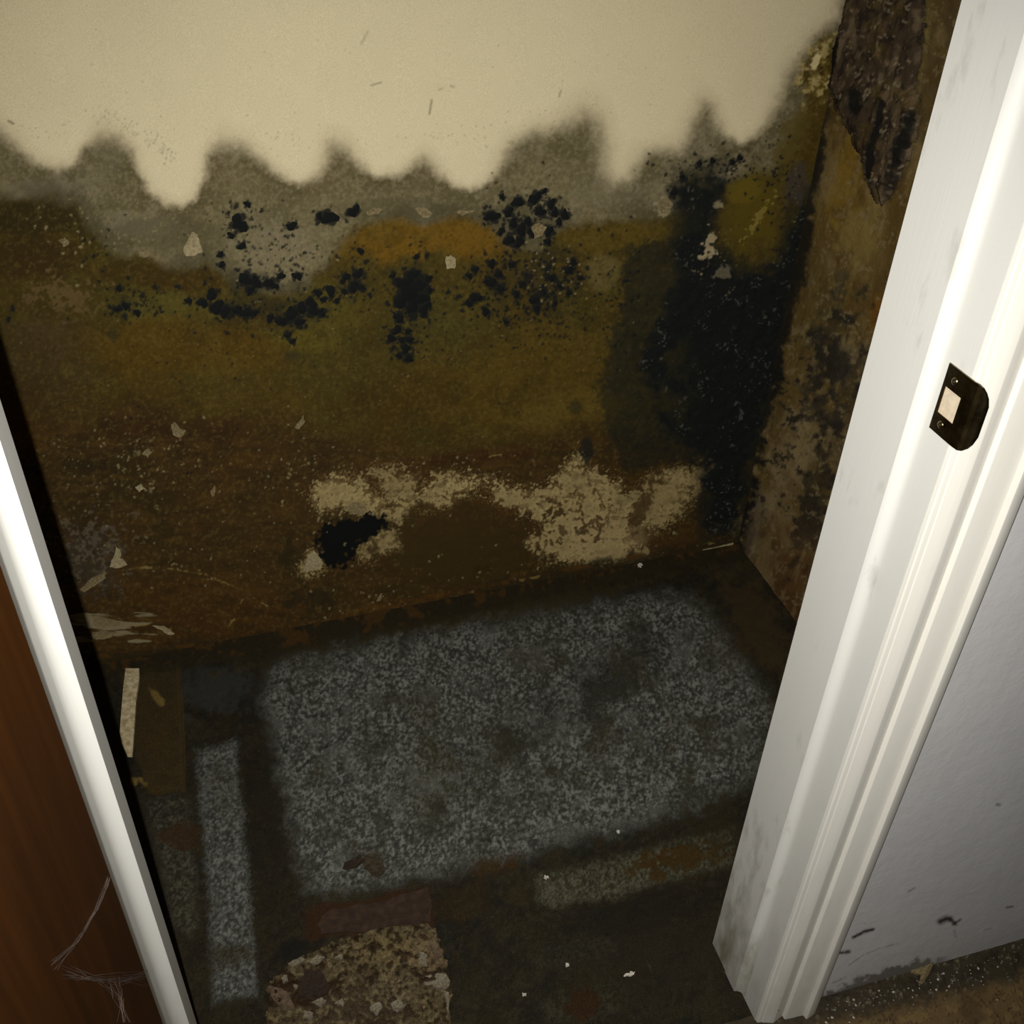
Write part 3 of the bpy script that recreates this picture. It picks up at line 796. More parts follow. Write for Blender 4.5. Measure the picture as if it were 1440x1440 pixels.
# ================================================================== RIGHT WALL OF THE CLOSET
def paint_side(X, Y, ST=None):
    A = lambda rgb, at: AL(PR, rgb, at)
    n60 = fb(X, Y, 60, 4, 12); n25 = fb(X, Y, 22, 4, 13); n10 = fb(X, Y, 9, 3, 14); n4 = fb(X, Y, 4, 2, 15)
    vs_ = fb(X + Y * .25, Y, 9, 4, 16, ax=1, ay=5)
    C = np.empty(X.shape + (3,), np.float32); C[:] = A((84, 68, 38), (1190, 380))
    H = .0012 * n25 + .0006 * n10

    def patch(cx, cy, rx, ry, dg, rgb, a=1.0, w=.45, sft=.7):
        over(C, a * sm(1.2 - el(X, Y, cx, cy, rx, ry, dg) + w * n25 + w * .6 * n10, 0, sft), A(rgb, (cx, cy)))
    patch(1270, 100, 90, 160, 15, (70, 58, 40), .9)
    patch(1280, 90, 20, 120, 15, (92, 82, 46), .8)
    patch(1195, 270, 40, 70, 12, (92, 72, 30), .9)
    patch(1215, 350, 40, 60, 12, (108, 92, 60), .7)
    patch(1160, 420, 30, 50, 12, (84, 72, 44), .7)
    patch(1240, 450, 22, 45, 12, (100, 68, 22), .8)
    patch(1190, 520, 55, 75, 15, (40, 36, 28), .85)
    patch(1165, 480, 30, 60, 12, (30, 28, 22), .7)
    patch(1110, 660, 34, 95, 8, (106, 92, 66), .85)
    patch(1170, 620, 40, 60, 12, (92, 80, 58), .7)
    patch(1150, 680, 26, 70, 12, (40, 34, 24), .75)
    patch(1140, 740, 22, 50, 12, (28, 24, 18), .75)
    patch(1100, 800, 60, 70, 8, (64, 44, 26), .85)
    patch(1060, 740, 14, 60, 8, (52, 46, 40), .7)
    patch(1110, 880, 50, 50, 8, (50, 30, 16), .8)
    over(C, .55 * sm(vs_ + .3 * n10, .1, .9), A((58, 46, 28), (1180, 520)))
    over(C, .40 * sm(-vs_ + .3 * n10, .2, .9), A((112, 98, 70), (1180, 520)))
    q35 = fb(X, Y, 30, 4, 17, ax=1, ay=1.8)
    over(C, .5 * sm(q35, .1, .8), A((66, 50, 24), (1190, 360))); over(C, .4 * sm(-q35, .15, .8), A((116, 102, 70), (1190, 360)))
    patch(1200, 340, 30, 40, 12, (112, 96, 58), .5, .6); patch(1185, 255, 16, 60, 10, (108, 86, 32), .6, .5); patch(1240, 470, 16, 40, 12, (112, 72, 22), .7, .6)
    over(C, .6 * sm(1.2 - el(X, Y, 1180, 400, 12, 30, 12) + .8 * n10, .1, .8), A((50, 46, 36), (1180, 400)))
    patch(1172, 530, 34, 80, 12, (24, 22, 18), .75, .9)
    patch(1150, 690, 22, 80, 12, (26, 22, 16), .7, .9)
    over(C, .8 * sm(n10 + .5 * n4 + .5 * n25, .45, .9) * sm(Y, 420, 500) * sm(760 - Y, 0, 60), A((24, 21, 17), (1180, 520)))
    over(C, .35 * sm(-n10 - .5 * n4, .5, 1.0), A((120, 108, 84), (1180, 500)))
    # black along the corner
    cor = np.interp(Y, [-50, 0, 150, 370, 755, 900], [1205, 1193, 1162, 1128, 1040, 1010])
    over(C, .9 * sm(cor + 6 - X + 7 * n10 + 6 * n25, -6, 6) * sm(Y, 60, 200), A((12, 12, 11), (1120, 400)))
    return C, H


us2 = np.concatenate([np.arange(0, 0.42, 0.0016), np.arange(0.425, 0.935, 0.02), [0.935]])
vv2 = np.arange(0.0, 1.3201, 0.003)
UU, VV = np.meshgrid(us2, vv2)
P = PR.o + UU[..., None] * PR.u + VV[..., None] * PR.v
X, Y = proj(P); X = X.astype(np.float32); Y = Y.astype(np.float32)
C, Hh = paint_side(X, Y)
P = P + (Hh * sm(UU, 0.002, 0.02))[..., None] * PR.n
wall_right = obj('wall_right', grid_mesh('wall_right', P, C, flip=False), M_SIDE, kind='structure', label='closet side wall with rotten brown plaster and hanging wrinkled paper')
obj('upper_wall', pydata('upper_side_wall', [PR.at(0, 1.32), PR.at(.935, 1.32), PR.at(.935, 2.4), PR.at(0, 2.4)], [(0, 1, 2, 3)]), M_CREAMWALL, wall_right)


# hanging, wrinkled sheets of rotten paper
def sheet(name, pts, fold_shades, lift, seed, tone):
    pu = [PR.uv(*p) for p in pts]
    u0 = min(p[0] for p in pu); u1 = max(p[0] for p in pu); v0 = min(p[1] for p in pu); v1 = max(p[1] for p in pu)
    us_ = np.arange(u0, u1, .0022); vs2 = np.arange(v0, v1, .003)
    UU, VV = np.meshgrid(us_, vs2)
    Pf = PR.o + UU[..., None] * PR.u + VV[..., None] * PR.v
    X, Y = proj(Pf); X = X.astype(np.float32); Y = Y.astype(np.float32)
    n25 = fb(X, Y, 24, 4, seed); n10 = fb(X, Y, 9, 4, seed + 1); n4 = fb(X, Y, 4, 2, seed + 2)
    wr = fb(X + Y * .28, Y, 13, 4, seed + 3, ax=1, ay=4)
    d = sdf(X, Y, pts) + 4 * n10
    h = lift * sm(-d, -1, 14) * (1 + .15 * n25) + .0030 * np.abs(wr) + .0006 * n10 + .0015
    A = lambda rgb, at=(1230, 120): AL(PR, rgb, at)
    C = np.empty(X.shape + (3,), np.float32); C[:] = A(tone) * .75
    mot = fb(X + Y * .25, Y, 9, 4, seed + 7, ax=1, ay=2.2)
    over(C, .6 * sm(mot + .4 * n10, .15, .9), A((88, 76, 60)))
    over(C, .92 * sm(-mot + .5 * n10 + .3 * n25, -.05, .45), A((18, 15, 12)))
    over(C, .45 * sm(n25, .2, .8), A((72, 58, 28)))
    over(C, .5 * sm(n4 + n10 - .3 * mot, .7, 1.3), A((116, 104, 88)))
    for rp, w in fold_shades:
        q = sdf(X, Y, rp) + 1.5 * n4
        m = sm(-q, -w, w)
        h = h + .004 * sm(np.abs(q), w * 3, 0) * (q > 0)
        over(C, .95 * m, A((9, 9, 8)))  # shadow of the lifted fold gaps, painted black into the paper
    Pf = Pf + h[..., None] * PR.n
    k = (d < 0); keep = k[:-1, :-1] & k[1:, 1:] & k[1:, :-1] & k[:-1, 1:]
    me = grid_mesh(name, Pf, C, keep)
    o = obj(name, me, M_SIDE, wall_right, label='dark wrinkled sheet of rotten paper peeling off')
    md = o.modifiers.new('thickness', 'SOLIDIFY'); md.thickness = .0012; md.offset = -1
    return o


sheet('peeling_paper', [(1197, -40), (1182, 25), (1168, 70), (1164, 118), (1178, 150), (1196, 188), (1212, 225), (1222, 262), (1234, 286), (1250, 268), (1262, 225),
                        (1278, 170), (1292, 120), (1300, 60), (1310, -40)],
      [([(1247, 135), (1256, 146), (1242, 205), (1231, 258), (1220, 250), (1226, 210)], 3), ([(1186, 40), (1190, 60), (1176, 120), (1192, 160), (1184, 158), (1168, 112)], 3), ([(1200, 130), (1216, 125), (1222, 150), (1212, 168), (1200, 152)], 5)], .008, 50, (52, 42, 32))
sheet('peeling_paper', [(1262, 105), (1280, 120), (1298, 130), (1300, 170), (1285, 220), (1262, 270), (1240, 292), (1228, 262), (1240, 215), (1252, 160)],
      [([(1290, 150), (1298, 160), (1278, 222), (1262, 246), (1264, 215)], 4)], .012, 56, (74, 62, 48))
for i, pts in enumerate([[(1068, 515), (1076, 507), (1078, 525), (1072, 535), (1066, 532)],
                         [(1054, 560), (1064, 558), (1068, 572), (1060, 598), (1052, 612), (1050, 590), (1045, 600), (1050, 575)]]):
    flake('paint_flake', PR, [(x + 6, y) for x, y in pts], .0006, M_BEIGE, wall_right, curl=.003, base=.003, seed=60 + i)


# ================================================================== CLOSET FLOOR
SLAB = dict(
    big=[(370, 985), (378, 945), (420, 922), (560, 893), (780, 858), (930, 836), (985, 846), (1022, 893), (1060, 948), (1094, 1000), (1090, 1050), (1062, 1098),
         (1010, 1126), (900, 1160), (700, 1210), (560, 1240), (470, 1260), (432, 1248), (414, 1200), (395, 1100)],
    strip=[(274, 1054), (332, 1042), (346, 1180), (360, 1330), (363, 1400), (298, 1412), (290, 1250)],
    left=[(198, 1122), (266, 1116), (284, 1300), (268, 1320), (240, 1300), (222, 1220)],
    bar=[(752, 1228), (860, 1205), (1000, 1170), (1034, 1162), (1034, 1214), (960, 1235), (860, 1265), (775, 1278), (755, 1266)],
    low=[(752, 1404), (800, 1392), (862, 1382), (882, 1420), (830, 1436), (770, 1445)],
    small=[(742, 1330), (830, 1308), (866, 1312), (870, 1342), (800, 1360), (750, 1362)],
    board=[(168, 945), (250, 934), (256, 1010), (258, 1112), (210, 1118), (190, 1060)])


def paint_floor(X, Y):
    A = lambda rgb, at: AL(PF, rgb, at)
    n90 = fb(X, Y, 90, 4, 22); n40 = fb(X, Y, 40, 4, 23); n18 = fb(X, Y, 18, 4, 24); n8 = fb(X, Y, 8, 3, 25); n4 = fb(X, Y, 4.2, 2, 26); n2 = fb(X, Y, 2.6, 1, 27)
    C = np.empty(X.shape + (3,), np.float32); C[:] = A((36, 32, 23), (700, 1300))
    over(C, .7 * sm(n90 + .4 * n18, .0, .8), A((44, 40, 28), (700, 1300)))
    over(C, .7 * sm(-n90 + .5 * n18, .1, .8), A((24, 23, 20), (700, 1300)))
    over(C, .4 * sm(n4 + .5 * n2, .3, 1), A((66, 60, 46), (700, 1300)))
    over(C, .4 * sm(-n4 - .5 * n2, .3, 1), A((14, 13, 11), (700, 1300)))
    over(C, .6 * sm(n18 + .7 * n8, .15, .9), A((52, 47, 33), (700, 1300)))
    over(C, .6 * sm(-n18 + .7 * n8, .15, .9), A((22, 22, 20), (700, 1300)))
    over(C, .35 * sm(n40 + .5 * n8, .2, .9), A((48, 37, 20), (700, 1300)))
    H = .0006 * n18 + .0005 * n8

    def patch(cx, cy, rx, ry, dg, rgb, a=1.0, w=.4, sft=.7, thr=0):
        over(C, a * sm(1.2 - thr - el(X, Y, cx, cy, rx, ry, dg) + w * n18 + w * .7 * n8, 0, sft), A(rgb, (cx, min(cy, 1430))))
    patch(300, 965, 60, 40, 0, (36, 38, 38), .7)
    patch(620, 880, 330, 14, -12, (40, 34, 20), .6)
    patch(1060, 870, 40, 90, -28, (36, 29, 19), .8)
    patch(375, 1170, 25, 110, -5, (26, 24, 19), .6)
    patch(900, 1285, 110, 30, -12, (18, 18, 17), .8)
    patch(640, 1270, 60, 30, -10, (48, 36, 20), .5)
    patch(920, 1330, 120, 80, 0, (32, 28, 20), .6)
    patch(820, 1412, 26, 22, -50, (50, 33, 19), .8)
    patch(700, 1215, 40, 14, -14, (70, 44, 14), .5)

    def slab(pts, col, spk, a=1.0, soft=9, w=5):
        d = sdf(X, Y, pts) + w * 1.2 * n18 + w * .9 * n8 + 5 * n4 + 4 * n2
        m = a * sm(-d, -soft, soft * 1.3)
        S = np.empty_like(C); S[:] = col
        sp = n4 * .55 + n2 * 1.0 + n8 * .3
        S *= (1 + .16 * n40)[..., None]
        over(S, .7 * sm(sp, .1, 1.1), spk[0]); over(S, .75 * sm(-sp, .1, .9), spk[1])
        np.add(C, m[..., None] * (S - C), out=C)
        np.add(H, m * (.0012 + .0003 * n4), out=H)
        return m
    g0 = A((80, 82, 79), (720, 1050)); gl = A((122, 125, 124), (720, 1050)); gd = A((30, 31, 29), (720, 1050))
    mb = slab(SLAB['big'], g0, (gl, gd), 1, 16, 7)
    # stains on the big slab
    over(C, mb * .8 * sm(1.15 - el(X, Y, 860, 945, 130, 36, -28) + .5 * n40 + .3 * n8, 0, .9), A((26, 26, 23), (850, 950)))
    over(C, mb * .62 * sm(1.15 - el(X, Y, 770, 1020, 110, 36, -22) + .5 * n40, 0, .9), A((32, 32, 27), (760, 1020)))
    over(C, mb * .6 * sm(1.15 - el(X, Y, 610, 1100, 80, 58, -20) + .5 * n40, 0, .9), A((62, 56, 32), (610, 1100)))
    over(C, mb * .35 * sm(1.15 - el(X, Y, 660, 1080, 110, 60, -35) + .5 * n40, 0, .9), A((38, 36, 28), (660, 1080)))
    over(C, mb * .5 * sm(1.15 - el(X, Y, 1000, 1110, 130, 22, -18) + .5 * n40, 0, .9), A((34, 34, 28), (1000, 1110)))
    over(C, mb * .5 * sm(1.15 - el(X, Y, 1020, 900, 40, 90, -28) + .5 * n40, 0, .9), A((50, 46, 34), (1020, 900)))
    over(C, mb * .6 * sm(n40 + .5 * n18, .1, .9), A((44, 44, 37), (720, 1050)))
    over(C, mb * .55 * sm(-n40 + .6 * n18, .25, 1.0), A((96, 98, 96), (720, 1050)))
    over(C, mb * .4 * sm(n90 + .4 * n18, .1, .8), A((52, 47, 30), (720, 1050)))
    over(C, mb * .6 * sm(n18 * .8 + n8 * .8, .45, 1.1), A((34, 34, 29), (720, 1050)))
    for pts in ([(372, 1010), (420, 1085), (470, 1040), (520, 1020)], [(420, 1085), (445, 1060), (500, 1030)], [(640, 1180), (720, 1185), (790, 1165)], [(395, 940), (430, 1010), (480, 1000)]):
        over(C, mb * .5 * sm(-line_d(X, Y, pts) + 2 * n8, -2.5, 0), A((22, 22, 20), (600, 1100)))
    ms = slab(SLAB['strip'], A((82, 84, 82), (320, 1200)), (A((120, 122, 122), (320, 1200)), A((34, 34, 32), (320, 1200))), .95, 4, 2)
    over(C, ms * .75 * sm(1.15 - el(X, Y, 318, 1345, 42, 22, -6) + .5 * n8, 0, .7), A((44, 38, 26), (318, 1345)))
    over(C, ms * .4 * sm(1.15 - el(X, Y, 312, 1110, 22, 60, -6) + .5 * n8, 0, .7), A((56, 52, 38), (312, 1100)))
    ml_ = slab(SLAB['left'], A((58, 56, 46), (240, 1220)), (A((92, 90, 78), (240, 1220)), A((26, 25, 20), (240, 1220))), .85, 7, 5)
    over(C, .85 * sm(1.15 - el(X, Y, 255, 1178, 32, 20, -5) + .4 * n8, 0, .4), A((52, 36, 22), (255, 1178)))
    slab(SLAB['bar'], A((70, 68, 54), (850, 1230)), (A((104, 102, 86), (850, 1230)), A((34, 31, 22), (850, 1230))), .95, 4, 3)
    over(C, .9 * sm(1.15 - el(X, Y, 960, 1205, 60, 22, -12) + .6 * n8 + .3 * n18, 0, .5), A((62, 45, 18), (950, 1205)))
    over(C, .5 * sm(1.15 - el(X, Y, 1015, 1170, 40, 40, -12) + .6 * n8, 0, .8), A((34, 30, 18), (1015, 1175)))
    slab(SLAB['low'], A((50, 47, 36), (820, 1410)), (A((74, 70, 56), (820, 1410)), A((26, 24, 18), (820, 1410))), .7, 5, 4)
    slab(SLAB['small'], A((46, 44, 34), (810, 1330)), (A((66, 62, 50), (810, 1330)), A((26, 24, 18), (810, 1330))), .55, 6, 5)
    over(C, .9 * sm(1.15 - el(X, Y, 820, 1412, 24, 22, -50) + .4 * n8, 0, .4), A((50, 33, 19), (820, 1412)))
    # brown board at the back left
    d = sdf(X, Y, SLAB['board']) + 2 * n18
    m = .9 * sm(-d, -4, 4)
    over(C, m, A((46, 37, 22), (215, 1030)))
    over(C, m * .6 * sm(n18 + .4 * n8, .0, .6), A((34, 29, 18), (215, 1030)))
    over(C, m * .6 * sm(-n18 + .6 * n8, .3, .8), A((56, 42, 22), (215, 1030)))
    over(C, .8 * sm(1.1 - el(X, Y, 222, 982, 6, 16, -38) + .3 * n8, 0, .5), A((106, 88, 52), (222, 982)))
    over(C, .7 * sm(1.1 - el(X, Y, 200, 1100, 16, 8) + .6 * n8, .2, .6), A((112, 92, 52), (200, 1100)))
    over(C, .6 * sm(-np.abs(line_d(X, Y, [(250, 925), (256, 1010), (258, 1112)]) - 2), -2, 0), A((66, 52, 28), (254, 1010)))
    # red-brown bare strip above the broken patch
    d = sdf(X, Y, [(430, 1275), (520, 1262), (600, 1246), (610, 1300), (560, 1312), (470, 1318), (430, 1322)]) + 5 * n18 + 3 * n8
    over(C, .85 * sm(-d, -5, 5), A((60, 38, 24), (520, 1290)))
    over(C, .8 * sm(1.1 - el(X, Y, 415, 1335, 38, 14, -28) + .4 * n8, 0, .5), A((20, 19, 17), (415, 1335)))
    # black seam under the back wall
    fl = np.interp(X, [-50, 150, 370, 490, 740, 1035, 1200], [945, 932, 905, 884, 822, 764, 740])
    over(C, .75 * sm(fl + 22 - Y + 6 * n8 + 4 * n18, -8, 8), A((26, 22, 14), (600, 870)))
    over(C, .6 * sm(fl + 9 - Y + 6 * n8, -4, 6) * sm(n18 + .6 * n8, .1, .5), A((66, 44, 18), (620, 860)))
    return C, H


fx = np.concatenate([[-0.62, -0.5], np.arange(-0.40, 1.0866, 0.0024), [1.087]])
fy = np.concatenate([np.arange(0.628, 0.79, 0.004), np.arange(0.79, 1.668, 0.0028), [1.674]])
UU, VV = np.meshgrid(fx, fy)
P = np.stack([UU, VV, np.zeros_like(UU)], -1)
X, Y = proj(P); X = X.astype(np.float32); Y = Y.astype(np.float32)
C, Hf = paint_floor(X, Y)
BROKEN = [(376, 1388), (396, 1360), (440, 1340), (480, 1322), (520, 1306), (565, 1298), (602, 1298), (618, 1318), (626, 1342), (632, 1372), (634, 1420), (640, 1520), (372, 1520)]
dig = sm(-sdf(X, Y, BROKEN) + 3 * fb(X, Y, 12, 3, 61), -3, 6)
P[..., 2] = Hf - .004 * dig
floor = obj('floor', grid_mesh('floor', P, C), M_FLOOR, kind='structure', label='filthy closet linoleum with dark grime between grey stone shapes')

# printed stone shapes standing slightly proud of the linoleum
for nm, pts in SLAB.items():
    w = [PF.hit(*p) for p in pts]
    x0 = min(p[0] for p in w); x1 = max(p[0] for p in w); y0 = min(p[1] for p in w); y1 = max(p[1] for p in w)
    xs = np.arange(x0, x1, .0024); ys = np.arange(y0, y1, .0028)
    UU, VV = np.meshgrid(xs, ys)
    Pq = np.stack([UU, VV, np.zeros_like(UU)], -1)
    X, Y = proj(Pq); X = X.astype(np.float32); Y = Y.astype(np.float32)
    C, Hq = paint_floor(X, Y)
    d = sdf(X, Y, pts)
    Pq[..., 2] = Hq + .0012 * sm(-d, 1, 9) - .0002
    k = d < 0
    keep = k[:-1, :-1] & k[1:, 1:] & k[1:, :-1] & k[:-1, 1:]
    obj('floor_board' if nm == 'board' else 'stone_slab', grid_mesh('stone_slab', Pq, C, keep), M_FLOOR, floor,
        label={'big': 'large grey speckled slab with rounded corners', 'board': 'brown rotten board by the back wall'}.get(nm))

# broken patch with crumbling underlay
bx = np.arange(0.0 - .16, .32, .0016); by = np.arange(.70, .98, .0018)
UU, VV = np.meshgrid(bx, by)
Pq = np.stack([UU, VV, np.zeros_like(UU)], -1)
X, Y = proj(Pq); X = X.astype(np.float32); Y = Y.astype(np.float32)
n30 = fb(X, Y, 30, 4, 33); n12 = fb(X, Y, 12, 4, 34); n5 = fb(X, Y, 5, 3, 35); n3 = fb(X, Y, 3, 1, 36)
A = lambda rgb, at=(520, 1380): AL(PF, rgb, at)
C = np.empty(X.shape + (3,), np.float32); C[:] = A((88, 76, 56))
over(C, .8 * sm(1.2 - el(X, Y, 540, 1335, 60, 28, -8) + .4 * n12, 0, .6), A((112, 98, 68)))
over(C, .7 * sm(1.2 - el(X, Y, 600, 1345, 32, 34, 0) + .4 * n12, 0, .6), A((116, 98, 74)))
over(C, .8 * sm(1.2 - el(X, Y, 560, 1390, 45, 30, 0) + .5 * n12, 0, .6), A((98, 86, 66)))
over(C, .85 * sm(1.2 - el(X, Y, 600, 1425, 34, 34, 0) + .3 * n12, 0, .5), A((92, 79, 57)))
over(C, .85 * sm(n12 + .6 * n5 + .4 * n30, .0, .5), A((42, 31, 21)))
over(C, .8 * sm(n5 + .5 * n3 + .3 * n30, .35, .8), A((30, 23, 16)))
over(C, .55 * sm(-n5 - .5 * n12, .35, .9), A((128, 114, 84)))
over(C, .85 * sm(1.2 - el(X, Y, 430, 1390, 50, 26, 0) + .6 * n12, 0, .5), A((46, 30, 20)))
over(C, .7 * sm(1.2 - el(X, Y, 500, 1425, 70, 30, 0) + .8 * n5, .1, .6), A((70, 58, 44)))
d = sdf(X, Y, BROKEN) + 4 * n12 + 2 * n5
Pq[..., 2] = .0012 + .0022 * sm(-d, 0, 8) * (1.1 + .7 * n5 + .9 * n12) + .0005 * n3
k = d < 0
obj('crumbling_underlay', grid_mesh('crumbling_underlay', Pq, C, k[:-1, :-1] & k[1:, 1:] & k[1:, :-1] & k[:-1, 1:]), M_FLOOR, floor,
    kind='stuff', label='crumbly yellowish underlay showing where the linoleum is broken')

# ================================================================== FRONT WALL, DOOR FRAME, DOOR
# right part of the front wall, seen from the room
ox = np.concatenate([np.arange(0.600, 1.30, .0022), [1.5, 2.0, 2.4]])
oz = np.concatenate([np.arange(0.0, .50, .0022), np.arange(.51, 1.2, .02), [1.5, 2.0, 2.4]])
UU, VV = np.meshgrid(ox, oz)
P = np.stack([UU, np.full_like(UU, .626), VV], -1)
X, Y = proj(P); X = X.astype(np.float32); Y = Y.astype(np.float32)
A = lambda rgb, at: AL(PO, rgb, at)
C = np.empty(X.shape + (3,), np.float32); C[:] = (0.50, 0.487, 0.475)
C *= (1 + .025 * fb(X, Y, 70, 3, 43))[..., None]
n8 = fb(X, Y, 8, 3, 44); n4 = fb(X, Y, 4, 2, 45)
for pts, w, a in ([[(1200, 1318), (1216, 1310), (1228, 1307)], 2.8, .97], [[(1182, 1340), (1194, 1338)], 3.0, .97], [[(1193, 1358), (1215, 1342), (1240, 1333), (1262, 1327)], 1.3, .35],
                  [[(1322, 1296), (1330, 1292), (1336, 1292)], 4.6, .97], [[(1336, 1293), (1344, 1299)], 3, .9], [[(1340, 1300), (1350, 1293)], 2, .8], [[(1342, 1308), (1344, 1318)], 1.5, .4], [[(1416, 1276), (1424, 1275)], 1.6, .7],
                  [[(1278, 1253), (1286, 1249)], 2.2, .4], [[(1402, 1131), (1406, 1132)], 2.4, .6], [[(1172, 1382), (1190, 1374)], 1.5, .4], [[(1384, 1308), (1394, 1305)], 1.4, .3],
                  [[(1396, 1040), (1399, 1038)], 1.6, .3], [[(1214, 1300), (1218, 1298)], 1.2, .4]):
    over(C, a * sm(-line_d(X, Y, pts) - 1.2 * np.abs(n4), -w * 1.7, -.5), (.02, .018, .014))
bot = np.interp(X, [1100, 1155, 1200, 1245, 1290, 1340, 1440, 1600], [1418, 1402, 1380, 1366, 1352, 1345, 1317, 1270])
over(C, .9 * sm(Y - bot + 1 + 7 * n8, -3, 3) * sm(1345 - X, 0, 40), (.06, .05, .035))
over(C, .22 * sm(Y - bot + 20 + 10 * n8, -12, 18), (.36, .335, .29))
H = .0003 * fb(X, Y, 26, 3, 46)
P[..., 1] -= H
wall_front = obj('wall_front', grid_mesh('wall_front', P, C), M_OUT, kind='structure', label='white brushed plaster wall beside the closet door frame, scuffed at the bottom')
M_OUTP = plain_mat('plain_white_wall', (.72, .70, .70), (.76, .74, .74), scale=4, rough=.7, bump=.03)
obj('wall_front_left', box_me('wall_front_left', -2.2, -.23, .640, .748, 0, 2.4), M_OUTP, kind='structure', label='white wall on the hinge side of the closet door')
obj('wall_front_header', box_me('wall_front_header', -.23, .64, .640, .748, 2.09, 2.4), M_OUTP, kind='structure', label='white wall above the closet door')
obj('wall_front_inside', box_me('wall_front_inside', .62, 2.4, .632, .738, 0, 2.4), M_OUTP, kind='structure', label='closet side of the white front wall')
obj('wall_left', box_me('wall_left', -.72, -.62, .748, 1.60, 0, 2.4), M_CREAMWALL, kind='structure', label='cream closet side wall hidden behind the hinge jamb')
obj('ceiling', box_me('ceiling', -2.2, 2.4, -1.6, 1.75, 2.4, 2.45), M_OUTP, kind='structure', label='plain white ceiling')


def arc(cx, cy, r, a0, a1, n):
    return [(cx + r * math.cos(math.radians(a0 + (a1 - a0) * i / n)), cy + r * math.sin(math.radians(a0 + (a1 - a0) * i / n))) for i in range(n + 1)]


def smooth_mesh(me, ang=50):
    for p in me.polygons:
        p.use_smooth = len(p.vertices) <= 4
    me.set_sharp_from_angle(angle=math.radians(ang))


trim_r = obj('trim_1', None, None, kind='structure', label='white right door jamb with stop, moulded casing and strike plate')
me = box_me('jamb_board', .597, .619, .6215, .748, 0, 2.07); obj('jamb_board', me, M_TRIM, trim_r)
prof = [(.5850, .7000)] + arc(.585, .656, .012, 90, 0, 10) + [(.597, .7012)]
me = extrude_z('door_stop', prof, 0.004, 2.06); smooth_mesh(me, 30); obj('door_stop', me, M_STOP, trim_r)
prof = [(.5868, .748), (.5866, .7013), (.597, .7013), (.597, .748)]
me = extrude_z('jamb_extension', prof, 0.004, 2.06); obj('jamb_extension', me, M_STOP, trim_r)
casing = [(.5980, .6212), (.5985, .6180), (.6000, .6165), (.6042, .6154), (.6050, .6162), (.6060, .6150), (.6140, .6122), (.6205, .6102), (.6222, .6101),
          (.6395, .6160), (.6403, .6120), (.6412, .6104), (.6424, .6100), (.6706, .6084), (.6710, .6070), (.6712, .6035), (.6720, .6018), (.6738, .6016), (.6870, .6056), (.6892, .6068), (.6900, .6085),
          (.6900, .6255), (.640, .6212)]
me = extrude_z('casing', casing[::-1], 0.0, 2.15); smooth_mesh(me, 24); obj('casing', me, M_CASE, trim_r)

# strike plate on the jamb, with its hole and curved lip
PJ = Plane((.597, 0, 0), (0, -1, 0), (0, 0, 1)); PJ.n = np.array([-1.0, 0, 0])
yA = .6495; yE = .621                                      # from the stop to the casing's edge
z0, z1 = 1.0195, 1.0855
hc = [PJ.hit(*p) for p in ((1333, 545), (1353, 558), (1341, 599), (1323, 578))]
hy0 = .6455; hy1 = (hc[1][1] + hc[2][1]) / 2
hz0 = (hc[2][2] + hc[3][2]) / 2; hz1 = (hc[0][2] + hc[1][2]) / 2
ycols = [yA, hy0, hy1, yE] + [.615, .610, .606, .603, .601, .600]
xoff = [0, 0, 0, 0] + [.0003, .0010, .0022, .0040, .0060, .0080]
zin = [0, 0, 0, 0] + [0, 0, .0015, .005, .010, .018]
v = []; f = []
T = .0016
for side in (1, 0):
    for y, xo, zi in zip(ycols, xoff, zin):
        zs = [z0 + zi, hz0 if zi == 0 else z0 + zi + (z1 - z0 - 2 * zi) * .3, hz1 if zi == 0 else z0 + zi + (z1 - z0 - 2 * zi) * .7, z1 - zi]
        for z in zs:
            v.append((.597 - (T if side else .0001) + xo, y, z))
n = len(ycols)
for c in range(n - 1):
    for r_ in range(3):
        if c == 1 and r_ == 1:
            continue
        a = c * 4 + r_
        f.append((a, a + 1, a + 5, a + 4)); b = a + n * 4
        f.append((b, b + 4, b + 5, b + 1))
N4 = n * 4
loop = [(c * 4, (c + 1) * 4) for c in range(n - 1)] + [((n - 1) * 4 + r_, (n - 1) * 4 + r_ + 1) for r_ in range(3)] + [((c + 1) * 4 + 3, c * 4 + 3) for c in range(n - 2, -1, -1)] + [(r_ + 1, r_) for r_ in (2, 1, 0)]
loop += [(9, 5), (5, 6), (6, 10), (10, 9)]
for a, b in loop:
    f.append((a, b, b + N4, a + N4))
me = pydata('strike_plate', v, f)
me.validate()
plate = obj('strike_plate', me, M_BRASS, trim_r, label='dark tarnished brass strike plate with curved lip')
for pz in ((hz1 + z1) / 2 - .001, (hz0 + z0) / 2 + .001):
    vv_ = []; ff = []
    for k, (rr, hh) in enumerate(((.0036, .0001), (.0030, .0012), (.0009, .0014), (.0007, .0006))):
        for i in range(14):
            t = 2 * math.pi * i / 14
            vv_.append((.597 - T - hh, .6365 + rr * math.cos(t), pz + rr * math.sin(t)))
    for k in range(3):
        for i in range(14):
            j = (i + 1) % 14
            ff.append((k * 14 + i, k * 14 + j, (k + 1) * 14 + j, (k + 1) * 14 + i))
    ff.append(tuple(range(42, 56)))
    obj('screw', pydata('screw', vv_, ff, True), M_BRASS, plate)
M_WOODHOLE = plain_mat('painted_wood_in_hole', (.45, .37, .26), (.55, .46, .33), scale=120, rough=.7)
obj('mortise_face', box_me('mortise_face', .5962, .5972, hy1 - .001, hy0 + .001, hz0 - .001, hz1 + .001), M_WOODHOLE, plate)

